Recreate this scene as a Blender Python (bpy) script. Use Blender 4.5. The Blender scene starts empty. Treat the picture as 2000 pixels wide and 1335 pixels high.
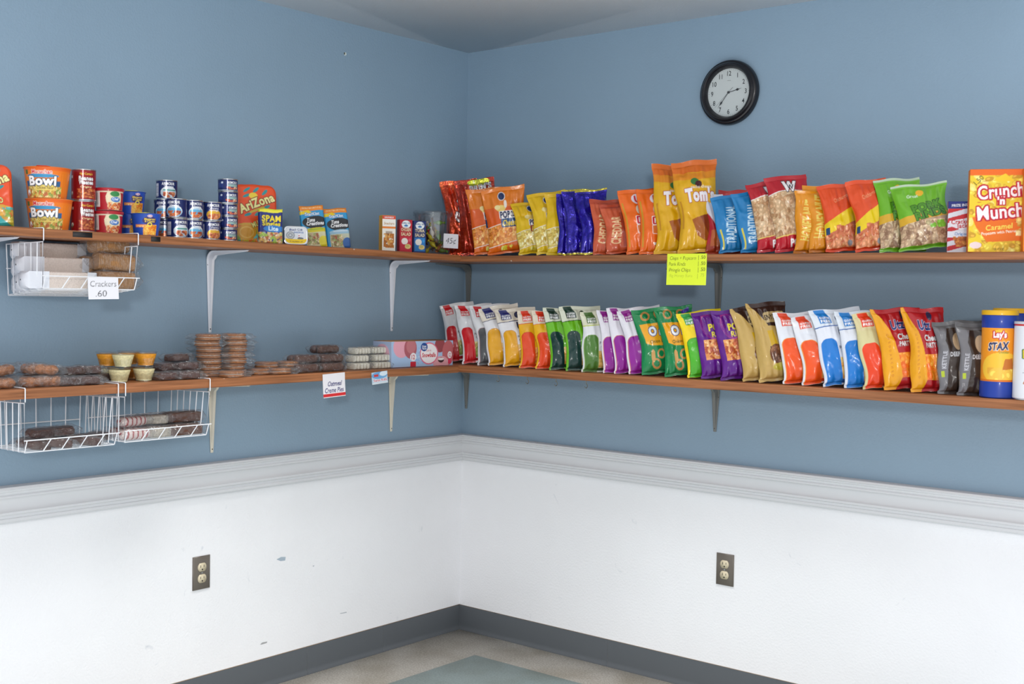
import bpy, math, random
import numpy as np
from mathutils import Vector, Matrix

C = bpy.context.scene.collection
scn = bpy.context.scene
random.seed(4)
PI = math.pi

# ------------------------------------------------------------------ camera, world, lights, exposure
CAM = (3.4154, -3.8307, 1.4252)
YAW, PITCH, ROLL, FPX = 2.25899, -0.03822, 0.017644, 2363.5
_f = np.array([math.cos(YAW)*math.cos(PITCH), math.sin(YAW)*math.cos(PITCH), math.sin(PITCH)])
_r0 = np.array([math.sin(YAW), -math.cos(YAW), 0.0]); _u0 = np.cross(_r0, _f)
_r = _r0*math.cos(ROLL)+_u0*math.sin(ROLL); _u = -_r0*math.sin(ROLL)+_u0*math.cos(ROLL)
cam = bpy.data.objects.new('camera', bpy.data.cameras.new('camera')); C.objects.link(cam)
cam.data.lens = FPX/2000*36; cam.data.sensor_width = 36; cam.data.clip_start = 0.05
cam.matrix_world = Matrix(((_r[0], _u[0], -_f[0], CAM[0]), (_r[1], _u[1], -_f[1], CAM[1]), (_r[2], _u[2], -_f[2], CAM[2]), (0, 0, 0, 1)))
scn.camera = cam
world = bpy.data.worlds.new('room_light'); scn.world = world; world.use_nodes = True
world.node_tree.nodes['Background'].inputs[0].default_value = (0.93, 0.96, 1.0, 1)
_n = world.node_tree; _tc = _n.nodes.new('ShaderNodeTexCoord'); _sp = _n.nodes.new('ShaderNodeSeparateXYZ'); _ab = _n.nodes.new('ShaderNodeMath'); _ab.operation = 'MULTIPLY'; _ab.inputs[1].default_value = -1
_ma = _n.nodes.new('ShaderNodeMapRange'); _ma.interpolation_type = 'SMOOTHSTEP'; _ma.inputs['From Min'].default_value = .12; _ma.inputs['From Max'].default_value = .42   # added fill for the unseen room, strongest from below to lift the ceiling
_ma.inputs['To Min'].default_value = .80; _ma.inputs['To Max'].default_value = 1.7
_mb = _n.nodes.new('ShaderNodeMapRange'); _mb.interpolation_type = 'SMOOTHSTEP'; _mb.inputs['From Min'].default_value = .12; _mb.inputs['From Max'].default_value = .42; _mb.inputs['To Min'].default_value = 0; _mb.inputs['To Max'].default_value = .4
_ad = _n.nodes.new('ShaderNodeMath'); _ad.operation = 'ADD'; _n.links.new(_sp.outputs[2], _mb.inputs['Value']); _n.links.new(_ma.outputs[0], _ad.inputs[0]); _n.links.new(_mb.outputs[0], _ad.inputs[1])
_n.links.new(_tc.outputs['Generated'], _sp.inputs[0]); _n.links.new(_sp.outputs[2], _ab.inputs[0]); _n.links.new(_ab.outputs[0], _ma.inputs['Value']); _n.links.new(_ad.outputs[0], _n.nodes['Background'].inputs[1])
def area(name, loc, target, sx, sy, watts, col=(1, 1, 1)):
    l = bpy.data.lights.new(name, 'AREA'); l.shape = 'RECTANGLE'; l.size = sx; l.size_y = sy; l.energy = watts; l.color = col
    o = bpy.data.objects.new(name, l); C.objects.link(o); o.location = loc
    o.rotation_euler = (Vector(target)-Vector(loc)).to_track_quat('-Z', 'Y').to_euler(); return o
area('flash_head', (5.4, -6.0, 2.25), (0.9, -0.8, 1.2), 0.50, 0.36, 98, (1, 0.985, 0.96))
area('ceiling_panel_light', (1.35, -1.45, 2.42), (1.35, -1.45, 0), 1.2, 1.2, 27, (1, 0.98, 0.95)).data.spread = math.radians(80)
scn.view_settings.view_transform = 'Standard'; scn.view_settings.look = 'None'
scn.view_settings.exposure = -0.08; scn.view_settings.gamma = 1.0; scn.view_settings.use_curve_mapping = False

def hit(x, y, ax, v):                       # the point of the plane axis=v seen at pixel (x, y)
    d = _f*FPX+_r*(x-1000)-_u*(y-667.5); t = (v-CAM[ax])/d[ax]; return np.array(CAM)+t*d
def proj(P):
    d = np.asarray(P, float)-CAM; w = d@_f; return np.array([1000+FPX*(d@_r)/w, 667.5-FPX*(d@_u)/w])

# ------------------------------------------------------------------ colours and materials
def lin(h):
    h = h.lstrip('#'); c = np.array([int(h[i:i+2], 16) for i in (0, 2, 4)])/255
    return np.where(c <= .04045, c/12.92, ((c+.055)/1.055)**2.4)
def base(name):
    m = bpy.data.materials.new(name); m.use_nodes = True
    return m, m.node_tree, m.node_tree.nodes['Principled BSDF']
def bump(nt, b, scale, strength, dist=.001, detail=3, coord='Object'):
    tc = nt.nodes.new('ShaderNodeTexCoord'); n = nt.nodes.new('ShaderNodeTexNoise'); bp = nt.nodes.new('ShaderNodeBump')
    n.inputs['Scale'].default_value = scale; n.inputs['Detail'].default_value = detail
    bp.inputs['Strength'].default_value = strength; bp.inputs['Distance'].default_value = dist
    nt.links.new(tc.outputs[coord], n.inputs['Vector']); nt.links.new(n.outputs['Fac'], bp.inputs['Height']); nt.links.new(bp.outputs['Normal'], b.inputs['Normal'])
    return n
def flat(name, hexc, rough=.5, metal=0, bs=0, bst=.3, var=0, bd=.001):
    m, nt, b = base(name); c = lin(hexc)
    b.inputs['Base Color'].default_value = (*c, 1); b.inputs['Roughness'].default_value = rough; b.inputs['Metallic'].default_value = metal
    n = bump(nt, b, bs or 60, bst if bs else .05, bd)
    if var:
        r = nt.nodes.new('ShaderNodeValToRGB'); r.color_ramp.elements[0].position = .35; r.color_ramp.elements[1].position = .65
        r.color_ramp.elements[0].color = (*(c*(1-var)), 1); r.color_ramp.elements[1].color = (*np.minimum(c*(1+var), 1), 1)
        nt.links.new(n.outputs['Fac'], r.inputs[0]); nt.links.new(r.outputs[0], b.inputs['Base Color'])
    return m
def printed(name, rough, metal=0, bs=0, bst=.3, coat=0, bd=.002):
    m, nt, b = base(name); a = nt.nodes.new('ShaderNodeAttribute'); a.attribute_name = 'print'
    nt.links.new(a.outputs['Color'], b.inputs['Base Color']); b.inputs['Roughness'].default_value = rough; b.inputs['Metallic'].default_value = metal
    b.inputs['Coat Weight'].default_value = coat; b.inputs['Coat Roughness'].default_value = .12
    b.inputs['Specular IOR Level'].default_value = .38
    if bs: bump(nt, b, bs, bst, bd, 2)
    return m
M = {}
M['bag'] = printed('printed_bag_film', .26, .0, 24, .75, .28, .007)
M['foil'] = printed('printed_bag_foil', .2, .5, 34, 1.0, .6, .012)
M['paper'] = printed('printed_card', .6)
M['label'] = printed('printed_can_label', .28, .25, 0, 0, .4)
M['cup'] = printed('printed_cup', .38, 0, 0, 0, .2)
M['steel'] = flat('tinned_steel', 'd8dadc', .22, 1)
M['wire'] = flat('white_coated_wire', 'eceff4', .35)
M['white_metal'] = flat('white_enamel', 'e2e6ee', .4)
M['cream_metal'] = flat('cream_enamel', 'dcd6c6', .4)
M['grey_metal'] = flat('grey_enamel', '7b7d7a', .38, .2)
M['black'] = flat('black_plastic', '17171c', .25)
M['dark'] = flat('dark_hole', '1c1a1a', .7)
M['brass'] = flat('dull_brass', '8c8672', .35, .8)
def film():
    m = bpy.data.materials.new('clear_film'); m.use_nodes = True; nt = m.node_tree; nt.nodes.clear()
    out = nt.nodes.new('ShaderNodeOutputMaterial'); tr = nt.nodes.new('ShaderNodeBsdfTransparent'); gl = nt.nodes.new('ShaderNodeBsdfGlossy'); df = nt.nodes.new('ShaderNodeBsdfDiffuse')
    tr.inputs[0].default_value = (.95, .96, .97, 1); gl.inputs['Roughness'].default_value = .09; df.inputs[0].default_value = (.75, .78, .8, 1)
    lw = nt.nodes.new('ShaderNodeLayerWeight'); lw.inputs[0].default_value = .35
    m1 = nt.nodes.new('ShaderNodeMixShader'); m2 = nt.nodes.new('ShaderNodeMixShader'); m1.inputs[0].default_value = .22
    nt.links.new(gl.outputs[0], m1.inputs[1]); nt.links.new(df.outputs[0], m1.inputs[2])
    sc = nt.nodes.new('ShaderNodeMath'); sc.operation = 'MULTIPLY_ADD'; sc.inputs[1].default_value = .42; sc.inputs[2].default_value = .065
    nt.links.new(lw.outputs['Facing'], sc.inputs[0]); nt.links.new(sc.outputs[0], m2.inputs[0])
    nt.links.new(tr.outputs[0], m2.inputs[1]); nt.links.new(m1.outputs[0], m2.inputs[2]); nt.links.new(m2.outputs[0], out.inputs[0])
    tc = nt.nodes.new('ShaderNodeTexCoord'); n = nt.nodes.new('ShaderNodeTexNoise'); n.inputs['Scale'].default_value = 70; n.inputs['Detail'].default_value = 3
    bp = nt.nodes.new('ShaderNodeBump'); bp.inputs['Strength'].default_value = 1; bp.inputs['Distance'].default_value = .01
    nt.links.new(tc.outputs['Object'], n.inputs[0]); nt.links.new(n.outputs['Fac'], bp.inputs['Height'])
    nt.links.new(bp.outputs[0], gl.inputs['Normal']); nt.links.new(bp.outputs[0], df.inputs['Normal'])
    return m
M['film'] = film()
def clear(name, facing, basef, tint):
    m = bpy.data.materials.new(name); m.use_nodes = True; nt = m.node_tree; nt.nodes.clear()
    out = nt.nodes.new('ShaderNodeOutputMaterial'); tr = nt.nodes.new('ShaderNodeBsdfTransparent'); gl = nt.nodes.new('ShaderNodeBsdfGlossy')
    tr.inputs[0].default_value = (*tint, 1); gl.inputs['Roughness'].default_value = .05
    lw = nt.nodes.new('ShaderNodeLayerWeight'); lw.inputs[0].default_value = .3
    sc = nt.nodes.new('ShaderNodeMath'); sc.operation = 'MULTIPLY_ADD'; sc.inputs[1].default_value = facing; sc.inputs[2].default_value = basef
    mx = nt.nodes.new('ShaderNodeMixShader'); nt.links.new(lw.outputs['Facing'], sc.inputs[0]); nt.links.new(sc.outputs[0], mx.inputs[0])
    nt.links.new(tr.outputs[0], mx.inputs[1]); nt.links.new(gl.outputs[0], mx.inputs[2]); nt.links.new(mx.outputs[0], out.inputs[0])
    return m
M['clear'] = clear('clear_plastic', .35, .06, (.96, .965, .965))
M['glass'] = clear('clock_glass', .25, .02, (.97, .98, .98))
def wood():
    m, nt, b = base('stained_pine'); tc = nt.nodes.new('ShaderNodeTexCoord'); mp = nt.nodes.new('ShaderNodeMapping')
    mp.inputs['Scale'].default_value = (1.2, 14, 40)
    n = nt.nodes.new('ShaderNodeTexNoise'); n.inputs['Scale'].default_value = 3; n.inputs['Detail'].default_value = 6; n.inputs['Distortion'].default_value = .6
    r = nt.nodes.new('ShaderNodeValToRGB'); r.color_ramp.elements[0].position = .3; r.color_ramp.elements[1].position = .72
    r.color_ramp.elements[0].color = (*lin('7a4a28'), 1); r.color_ramp.elements[1].color = (*lin('b2744a'), 1)
    nt.links.new(tc.outputs['Object'], mp.inputs[0]); nt.links.new(mp.outputs[0], n.inputs[0]); nt.links.new(n.outputs['Fac'], r.inputs[0])
    # knots
    v = nt.nodes.new('ShaderNodeTexVoronoi'); v.inputs['Scale'].default_value = 2.2; v.inputs['Randomness'].default_value = 1
    rk = nt.nodes.new('ShaderNodeValToRGB'); rk.color_ramp.elements[0].position = .05; rk.color_ramp.elements[1].position = .09
    rk.color_ramp.elements[0].color = (.35, .3, .28, 1); rk.color_ramp.elements[1].color = (1, 1, 1, 1)
    mm = nt.nodes.new('ShaderNodeMix'); mm.data_type = 'RGBA'; mm.blend_type = 'MULTIPLY'; mm.inputs[0].default_value = 1
    nt.links.new(tc.outputs['Object'], v.inputs['Vector']); nt.links.new(v.outputs['Distance'], rk.inputs[0])
    nt.links.new(r.outputs[0], mm.inputs[6]); nt.links.new(rk.outputs[0], mm.inputs[7])
    v2 = nt.nodes.new('ShaderNodeTexVoronoi'); v2.inputs['Scale'].default_value = 24; n5 = nt.nodes.new('ShaderNodeTexNoise'); n5.inputs['Scale'].default_value = 7
    a1 = nt.nodes.new('ShaderNodeMath'); a1.operation = 'LESS_THAN'; a1.inputs[1].default_value = .085; a2 = nt.nodes.new('ShaderNodeMath'); a2.operation = 'GREATER_THAN'; a2.inputs[1].default_value = .56; a3 = nt.nodes.new('ShaderNodeMath'); a3.operation = 'MULTIPLY'
    m4 = nt.nodes.new('ShaderNodeMix'); m4.data_type = 'RGBA'; m4.inputs[7].default_value = (*lin('c9b8a8'), 1)   # old paint specks
    for q in (v2, n5): nt.links.new(tc.outputs['Object'], q.inputs['Vector'])
    nt.links.new(v2.outputs['Distance'], a1.inputs[0]); nt.links.new(n5.outputs['Fac'], a2.inputs[0]); nt.links.new(a1.outputs[0], a3.inputs[0]); nt.links.new(a2.outputs[0], a3.inputs[1]); nt.links.new(a3.outputs[0], m4.inputs[0])
    nt.links.new(mm.outputs[2], m4.inputs[6]); nt.links.new(m4.outputs[2], b.inputs['Base Color'])
    b.inputs['Roughness'].default_value = .42
    return m
M['wood'] = wood()
def wallpaint(name, hexc, bst, scuff=None):
    m, nt, b = base(name); c = lin(hexc); tc = nt.nodes.new('ShaderNodeTexCoord')
    n = nt.nodes.new('ShaderNodeTexNoise'); n.inputs['Scale'].default_value = 130; n.inputs['Detail'].default_value = 4
    n2 = nt.nodes.new('ShaderNodeTexNoise'); n2.inputs['Scale'].default_value = 1.7; n2.inputs['Detail'].default_value = 3
    bp = nt.nodes.new('ShaderNodeBump'); bp.inputs['Strength'].default_value = bst; bp.inputs['Distance'].default_value = .002
    r = nt.nodes.new('ShaderNodeValToRGB'); r.color_ramp.elements[0].position = .3; r.color_ramp.elements[1].position = .7
    r.color_ramp.elements[0].color = (*(c*.965), 1); r.color_ramp.elements[1].color = (*np.minimum(c*1.03, 1), 1)
    for x in (n, n2): nt.links.new(tc.outputs['Object'], x.inputs['Vector'])
    nt.links.new(n.outputs['Fac'], bp.inputs['Height']); nt.links.new(bp.outputs[0], b.inputs['Normal'])
    nt.links.new(n2.outputs['Fac'], r.inputs[0]); out = r.outputs[0]
    if scuff:
        n3 = nt.nodes.new('ShaderNodeTexNoise'); n3.inputs['Scale'].default_value = 9; n3.inputs['Detail'].default_value = 8; n3.inputs['Distortion'].default_value = 1.5
        r3 = nt.nodes.new('ShaderNodeValToRGB'); r3.color_ramp.elements[0].position = .70; r3.color_ramp.elements[1].position = .78
        mx = nt.nodes.new('ShaderNodeMix'); mx.data_type = 'RGBA'; mx.inputs[7].default_value = (*lin(scuff), 1)
        nt.links.new(tc.outputs['Object'], n3.inputs['Vector']); nt.links.new(n3.outputs['Fac'], r3.inputs[0]); nt.links.new(r3.outputs[0], mx.inputs[0])
        nt.links.new(out, mx.inputs[6]); out = mx.outputs[2]
    nt.links.new(out, b.inputs['Base Color']); b.inputs['Roughness'].default_value = .55
    return m
M['blue'] = wallpaint('blue_wall_paint', '8ca5b9', .5)
M['white'] = wallpaint('white_wall_paint', 'f4f5f8', .6, 'd3d8df')
M['ceiling'] = wallpaint('ceiling_paint', 'ecebea', .5)
M['trim'] = flat('white_trim_gloss', 'd8dadd', .35)
M['vinyl'] = flat('grey_vinyl_base', '565b60', .45)
M['gum'] = flat('old_adhesive', 'a08f7c', .8)
def floormat():
    m, nt, b = base('vinyl_floor_tiles'); L = nt.links.new
    g = nt.nodes.new('ShaderNodeNewGeometry'); sp = nt.nodes.new('ShaderNodeSeparateXYZ'); L(g.outputs['Position'], sp.inputs[0])
    def mth(op, a, v=None, c=None):
        n = nt.nodes.new('ShaderNodeMath'); n.operation = op
        for i, q in enumerate((a, v, c)):
            if q is None: continue
            if isinstance(q, (int, float)): n.inputs[i].default_value = q
            else: L(q, n.inputs[i])
        return n.outputs[0]
    inx = mth('GREATER_THAN', sp.outputs[0], .303); iny = mth('LESS_THAN', sp.outputs[1], -.243); tin = mth('MULTIPLY', mth('GREATER_THAN', sp.outputs[0], 1.218), mth('LESS_THAN', sp.outputs[1], -1.158)); teal = mth('SUBTRACT', mth('MULTIPLY', inx, iny), tin)  # beige again past the teal band: invented out of view, bounces more light
    n = nt.nodes.new('ShaderNodeTexNoise'); n.inputs['Scale'].default_value = 150; n.inputs['Detail'].default_value = 4; L(g.outputs['Position'], n.inputs['Vector'])
    n2 = nt.nodes.new('ShaderNodeTexNoise'); n2.inputs['Scale'].default_value = 5; n2.inputs['Detail'].default_value = 3; L(g.outputs['Position'], n2.inputs['Vector'])
    def ramp(a, c_, p0=.35, p1=.65, src=n):
        r = nt.nodes.new('ShaderNodeValToRGB'); r.color_ramp.elements[0].position = p0; r.color_ramp.elements[1].position = p1
        r.color_ramp.elements[0].color = (*lin(a), 1); r.color_ramp.elements[1].color = (*lin(c_), 1); L(src.outputs['Fac'], r.inputs[0]); return r.outputs[0]
    mx = nt.nodes.new('ShaderNodeMix'); mx.data_type = 'RGBA'; L(teal, mx.inputs[0]); L(ramp('bdb5a8', 'e6e1d8'), mx.inputs[6]); L(ramp('8b9b9b', 'a5b4b2'), mx.inputs[7])
    mx2 = nt.nodes.new('ShaderNodeMix'); mx2.data_type = 'RGBA'; mx2.blend_type = 'MULTIPLY'; mx2.inputs[0].default_value = 1
    L(mx.outputs[2], mx2.inputs[6]); L(ramp('dedad2', 'ffffff', .3, .6, n2), mx2.inputs[7])
    fx = mth('PINGPONG', mth('ADD', sp.outputs[0], 6.1-.303), .1525); fy = mth('PINGPONG', mth('ADD', sp.outputs[1], 6.1+.243), .1525)
    seam = mth('LESS_THAN', mth('MINIMUM', fx, fy), .0006)
    mx3 = nt.nodes.new('ShaderNodeMix'); mx3.data_type = 'RGBA'; mx3.inputs[7].default_value = (*lin('8b857c'), 1)
    L(mth('MULTIPLY', seam, .6), mx3.inputs[0]); L(mx2.outputs[2], mx3.inputs[6]); L(mx3.outputs[2], b.inputs['Base Color']); b.inputs['Roughness'].default_value = .35
    return m
M['floor'] = floormat()

# ------------------------------------------------------------------ object helpers
def tag(o, label=None, cat=None, group=None, kind=None):
    if label: o['label'] = label
    if cat: o['category'] = cat
    if group: o['group'] = group
    if kind: o['kind'] = kind
    return o
def empty(name, mw=None, loc=None):
    o = bpy.data.objects.new(name, None); C.objects.link(o); o.empty_display_size = .05
    if mw is not None: o.matrix_world = mw
    if loc is not None: o.location = loc
    return o
def frame(P, a, lean=0, roll=0):            # local x across, local -y faces heading a, local z up
    n = Vector((math.cos(a), math.sin(a), 0)); w = Vector((-math.sin(a), math.cos(a), 0)); Z = Vector((0, 0, 1))
    n2 = n*math.cos(lean)+Z*math.sin(lean); u2 = Z*math.cos(lean)-n*math.sin(lean)
    w3 = w*math.cos(roll)+u2*math.sin(roll); u3 = -w*math.sin(roll)+u2*math.cos(roll)
    return Matrix(((w3[0], -n2[0], u3[0], P[0]), (w3[1], -n2[1], u3[1], P[1]), (w3[2], -n2[2], u3[2], P[2]), (0, 0, 0, 1)))

class MB:                                    # collects grids / faces, links them as ONE mesh object
    def __init__(s): s.v = []; s.f = []; s.c = []; s.n = 0; s.tri = []
    def grid(s, P, col=None, wrap=False):
        a, b = P.shape[:2]; i = np.arange(a*b).reshape(a, b)+s.n
        if wrap: i = np.hstack([i, i[:, :1]])
        q = np.stack([i[:-1, :-1], i[:-1, 1:], i[1:, 1:], i[1:, :-1]], -1).reshape(-1, 4)
        s.v.append(P.reshape(-1, 3)); s.f.append(q); s.n += a*b
        if col is None: col = np.ones((a, b, 3))*.8
        col = np.asarray(col, float)
        if col.ndim == 1: col = np.broadcast_to(col, (a, b, 3))
        s.c.append(col.reshape(-1, 3)); return s
    def poly(s, pts, faces, col=(.8, .8, .8)):
        for f in faces: s.tri.append([k+s.n for k in f])
        s.v.append(np.array(pts, float)); s.n += len(pts); s.c.append(np.tile(np.array(col, float), (len(pts), 1))); return s
    def box(s, x0, y0, z0, x1, y1, z1, col=(.8, .8, .8)):
        p = [(x, y, z) for z in (z0, z1) for x, y in ((x0, y0), (x1, y0), (x1, y1), (x0, y1))]
        return s.poly(p, [(3, 2, 1, 0), (4, 5, 6, 7), (0, 1, 5, 4), (1, 2, 6, 5), (2, 3, 7, 6), (3, 0, 4, 7)], col)
    def tube(s, pts, r, n=7, col=(.8, .8, .8)):
        pts = [np.array(p, float) for p in pts]; R = []
        for i, p in enumerate(pts):
            t = (pts[min(i+1, len(pts)-1)]-pts[max(i-1, 0)]); t /= np.linalg.norm(t)+1e-12
            ref = np.array([0, 0, 1.]) if abs(t[2]) < .9 else np.array([1., 0, 0]); a = np.cross(t, ref); a /= np.linalg.norm(a); b = np.cross(t, a)
            R.append([p+r*(math.cos(k*2*PI/n)*a+math.sin(k*2*PI/n)*b) for k in range(n)])
        k = s.n; s.grid(np.array(R), np.array(col), wrap=True)
        s.tri.append([k+j for j in range(n)][::-1]); e = k+(len(pts)-1)*n; s.tri.append([e+j for j in range(n)]); return s
    def lathe(s, prof, n=48, col=(.8, .8, .8), cols=None):
        a = np.linspace(0, 2*PI, n, endpoint=False); pr = np.array(prof, float)
        P = np.stack([pr[:, 0:1]*np.sin(a), -pr[:, 0:1]*np.cos(a), np.repeat(pr[:, 1:2], n, 1)], -1)
        return s.grid(P, np.array(col) if cols is None else cols, wrap=True)
    def xf(s, mw):
        m = np.array(mw); s.v = [v@m[:3, :3].T+m[:3, 3] for v in s.v]; return s
    def build(s, name, mat, parent=None, smooth=True):
        V = np.vstack(s.v).astype(np.float32); Cc = np.vstack(s.c)
        quads = np.vstack(s.f) if s.f else np.zeros((0, 4), int)
        loops = list(quads.ravel()); starts = list(np.arange(len(quads))*4); tot = len(loops)
        extra = []
        for f in s.tri: starts.append(tot); extra += f; tot += len(f)
        loops = np.concatenate([quads.ravel(), np.array(extra, int)]).astype(np.int32)
        me = bpy.data.meshes.new(name); me.vertices.add(len(V)); me.vertices.foreach_set('co', V.ravel())
        me.loops.add(len(loops)); me.loops.foreach_set('vertex_index', loops)
        me.polygons.add(len(starts)); me.polygons.foreach_set('loop_start', np.array(starts, np.int32))
        me.update(calc_edges=True); me.validate()
        at = me.color_attributes.new('print', 'FLOAT_COLOR', 'POINT')
        at.data.foreach_set('color', np.hstack([Cc, np.ones((len(Cc), 1))]).astype(np.float32).ravel())
        if smooth:
            me.shade_smooth()
            if s.tri or smooth == 2: me.set_sharp_from_angle(angle=math.radians(38))
        me.materials.append(mat)
        o = bpy.data.objects.new(name, me); C.objects.link(o)
        if parent: o.parent = parent
        return o

# ------------------------------------------------------------------ printing: shapes and lettering painted onto a package's surface colour
_tc = {}
def glyphs(txt, bold):
    k = (txt, bold)
    if k not in _tc:
        c = bpy.data.curves.new('t', 'FONT'); c.body = txt; c.size = 1; c.offset = bold*.75; c.space_character = 1+bold*1.6; c.resolution_u = 3; c.align_x = 'CENTER'
        o = bpy.data.objects.new('t', c); me = bpy.data.meshes.new_from_object(o); me.calc_loop_triangles()
        v = np.array([w.co[:2] for w in me.vertices]) if len(me.vertices) else np.zeros((1, 2))
        t = np.array([l.vertices[:] for l in me.loop_triangles], int).reshape(-1, 3)
        bpy.data.objects.remove(o); bpy.data.meshes.remove(me); bpy.data.curves.remove(c); _tc[k] = (v, t)
    return _tc[k]
class Art:
    def __init__(s, W, H, bg, res=.0006):
        s.W, s.H, s.res = W, H, res; s.nx = max(8, int(W/res)); s.ny = max(8, int(H/res))
        s.a = np.empty((s.ny, s.nx, 3)); s.a[:] = lin(bg)
        s.Y, s.X = np.mgrid[0:s.ny, 0:s.nx]; s.U = (s.X+.5)/s.nx; s.V = (s.Y+.5)/s.ny
    def put(s, mask, c):
        c = lin(c) if isinstance(c, str) else c; m = mask[..., None].astype(float); s.a = s.a*(1-m)+c*m
    def r(s, u0, v0, u1, v1, c): s.put((s.U >= u0) & (s.U < u1) & (s.V >= v0) & (s.V < v1), c)
    def rr(s, u0, v0, u1, v1, c, rad=.01):
        dx = np.maximum(np.abs(s.U-(u0+u1)/2)*s.W-((u1-u0)/2*s.W-rad), 0); dy = np.maximum(np.abs(s.V-(v0+v1)/2)*s.H-((v1-v0)/2*s.H-rad), 0)
        s.put(dx*dx+dy*dy < rad*rad, c)
    def e(s, cu, cv, ru, rv, c, rot=0):
        x = (s.U-cu)*s.W; y = (s.V-cv)*s.H; a = math.radians(rot); X = x*math.cos(a)+y*math.sin(a); Y = -x*math.sin(a)+y*math.cos(a)
        s.put((X/(ru*s.W))**2+(Y/(rv*s.H))**2 < 1, c)
    def ring(s, cu, cv, ru, rv, c, k=.7, rot=0):
        x = (s.U-cu)*s.W; y = (s.V-cv)*s.H; a = math.radians(rot); X = x*math.cos(a)+y*math.sin(a); Y = -x*math.sin(a)+y*math.cos(a)
        d = (X/(ru*s.W))**2+(Y/(rv*s.H))**2; s.put((d < 1) & (d > k*k), c)
    def p(s, pts, c):
        m = np.zeros(s.U.shape, bool); n = len(pts)
        for i in range(n):
            (x0, y0), (x1, y1) = pts[i], pts[(i+1) % n]
            if y0 == y1: continue
            m ^= ((y0 > s.V) != (y1 > s.V)) & (s.U < (x1-x0)*(s.V-y0)/(y1-y0)+x0)
        s.put(m, c)
    def wave(s, v, c, slope=0, amp=0, below=True, th=0):
        L = v+slope*(s.U-.5)+amp*np.sin(s.U*PI)
        s.put((s.V < L) if not th else (np.abs(s.V-L) < th), c)
    def blobs(s, u0, v0, u1, v1, cols, n, size, seed=1, mask=None):
        rg = random.Random(seed)
        for i in range(n):
            cu, cv = rg.uniform(u0, u1), rg.uniform(v0, v1); q = size*rg.uniform(.6, 1.2); c = lin(rg.choice(cols)); k = rg.uniform(.5, .9); a = rg.uniform(0, PI)
            x0, x1 = int((cu-q/s.W)*s.nx), int((cu+q/s.W)*s.nx)+1; y0, y1 = int((cv-q/s.H)*s.ny), int((cv+q/s.H)*s.ny)+1
            x0, y0 = max(x0, int(u0*s.nx)), max(y0, int(v0*s.ny)); x1, y1 = min(x1, int(u1*s.nx)), min(y1, int(v1*s.ny))
            if x1 <= x0 or y1 <= y0: continue
            X = (s.U[y0:y1, x0:x1]-cu)*s.W; Y = (s.V[y0:y1, x0:x1]-cv)*s.H; A = X*math.cos(a)+Y*math.sin(a); B = (-X*math.sin(a)+Y*math.cos(a))/k
            m = ((A*A+B*B) < q*q)[..., None]; s.a[y0:y1, x0:x1] = np.where(m, c, s.a[y0:y1, x0:x1])
            m = (((A+q*.25)**2+(B-q*.25)**2) < q*q*.18)[..., None]; s.a[y0:y1, x0:x1] = np.where(m, np.minimum(c*1.35+.03, 1), s.a[y0:y1, x0:x1])
    def t(s, txt, u, v, h, c, bold=.02, rot=0, slant=0, fit=None, out=None, ow=.0012, sx=1, curve=0):
        vt, tr = glyphs(txt, bold)
        if not len(tr): return
        x, y = vt[:, 0].copy(), vt[:, 1]-.35; hh = h*s.H/.72
        k = sx*hh
        if fit: k = fit*s.W/(x.max()-x.min()+1e-6)
        x = (x-(x.max()+x.min())/2)*k; y = y*hh+curve*s.H*(1-(x/(abs(x).max()+1e-9))**2); x = x+slant*y
        a = math.radians(rot); X = x*math.cos(a)-y*math.sin(a); Y = x*math.sin(a)+y*math.cos(a)
        X = (X+u*s.W)/s.res*2; Y = (Y+v*s.H)/s.res*2; x0, y0 = int(X.min())//2*2-8, int(Y.min())//2*2-8
        w, hgt = int(X.max()-x0)//2*2+12, int(Y.max()-y0)//2*2+12; mk = np.zeros((hgt, w)); X -= x0; Y -= y0
        for i, j, l in tr:
            ax, ay, bx, by, cx, cy = X[i], Y[i], X[j], Y[j], X[l], Y[l]
            xa, xb = int(min(ax, bx, cx)), int(max(ax, bx, cx))+2; ya, yb = int(min(ay, by, cy)), int(max(ay, by, cy))+2
            gy, gx = np.ogrid[ya:yb, xa:xb]; gx = gx+.5; gy = gy+.5
            d1 = (bx-ax)*(gy-ay)-(by-ay)*(gx-ax); d2 = (cx-bx)*(gy-by)-(cy-by)*(gx-bx); d3 = (ax-cx)*(gy-cy)-(ay-cy)*(gx-cx)
            mk[ya:yb, xa:xb] = np.maximum(mk[ya:yb, xa:xb], ((d1 >= -.3) & (d2 >= -.3) & (d3 >= -.3)) | ((d1 <= .3) & (d2 <= .3) & (d3 <= .3)))
        def lay(mask, col):
            m = mask.reshape(hgt//2, 2, w//2, 2).mean((1, 3)); X0, Y0 = x0//2, y0//2
            a0, b0, a1, b1 = max(X0, 0), max(Y0, 0), min(X0+w//2, s.nx), min(Y0+hgt//2, s.ny)
            if a1 <= a0 or b1 <= b0: return
            m = m[b0-Y0:b1-Y0, a0-X0:a1-X0, None]; s.a[b0:b1, a0:a1] = s.a[b0:b1, a0:a1]*(1-m)+lin(col)*m
        if out:
            R = max(1, int(ow/s.res*2)); big = mk.copy()
            for q in range(12):
                dx, dy = int(round(R*math.cos(q*PI/6))), int(round(R*math.sin(q*PI/6))); big = np.maximum(big, np.roll(np.roll(mk, dx, 1), dy, 0))
            lay(big, out)
        lay(mk, c)
    def done(s):
        a = s.a; b = (a+np.roll(a, 1, 0)+np.roll(a, 1, 1)+np.roll(np.roll(a, 1, 0), 1, 1))/4; s.b = b; return s
    def at(s, u, v):
        if not hasattr(s, 'b'): s.done()
        return s.b[np.clip((v*s.ny).astype(int), 0, s.ny-1), np.clip((u*s.nx).astype(int), 0, s.nx-1)]
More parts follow.
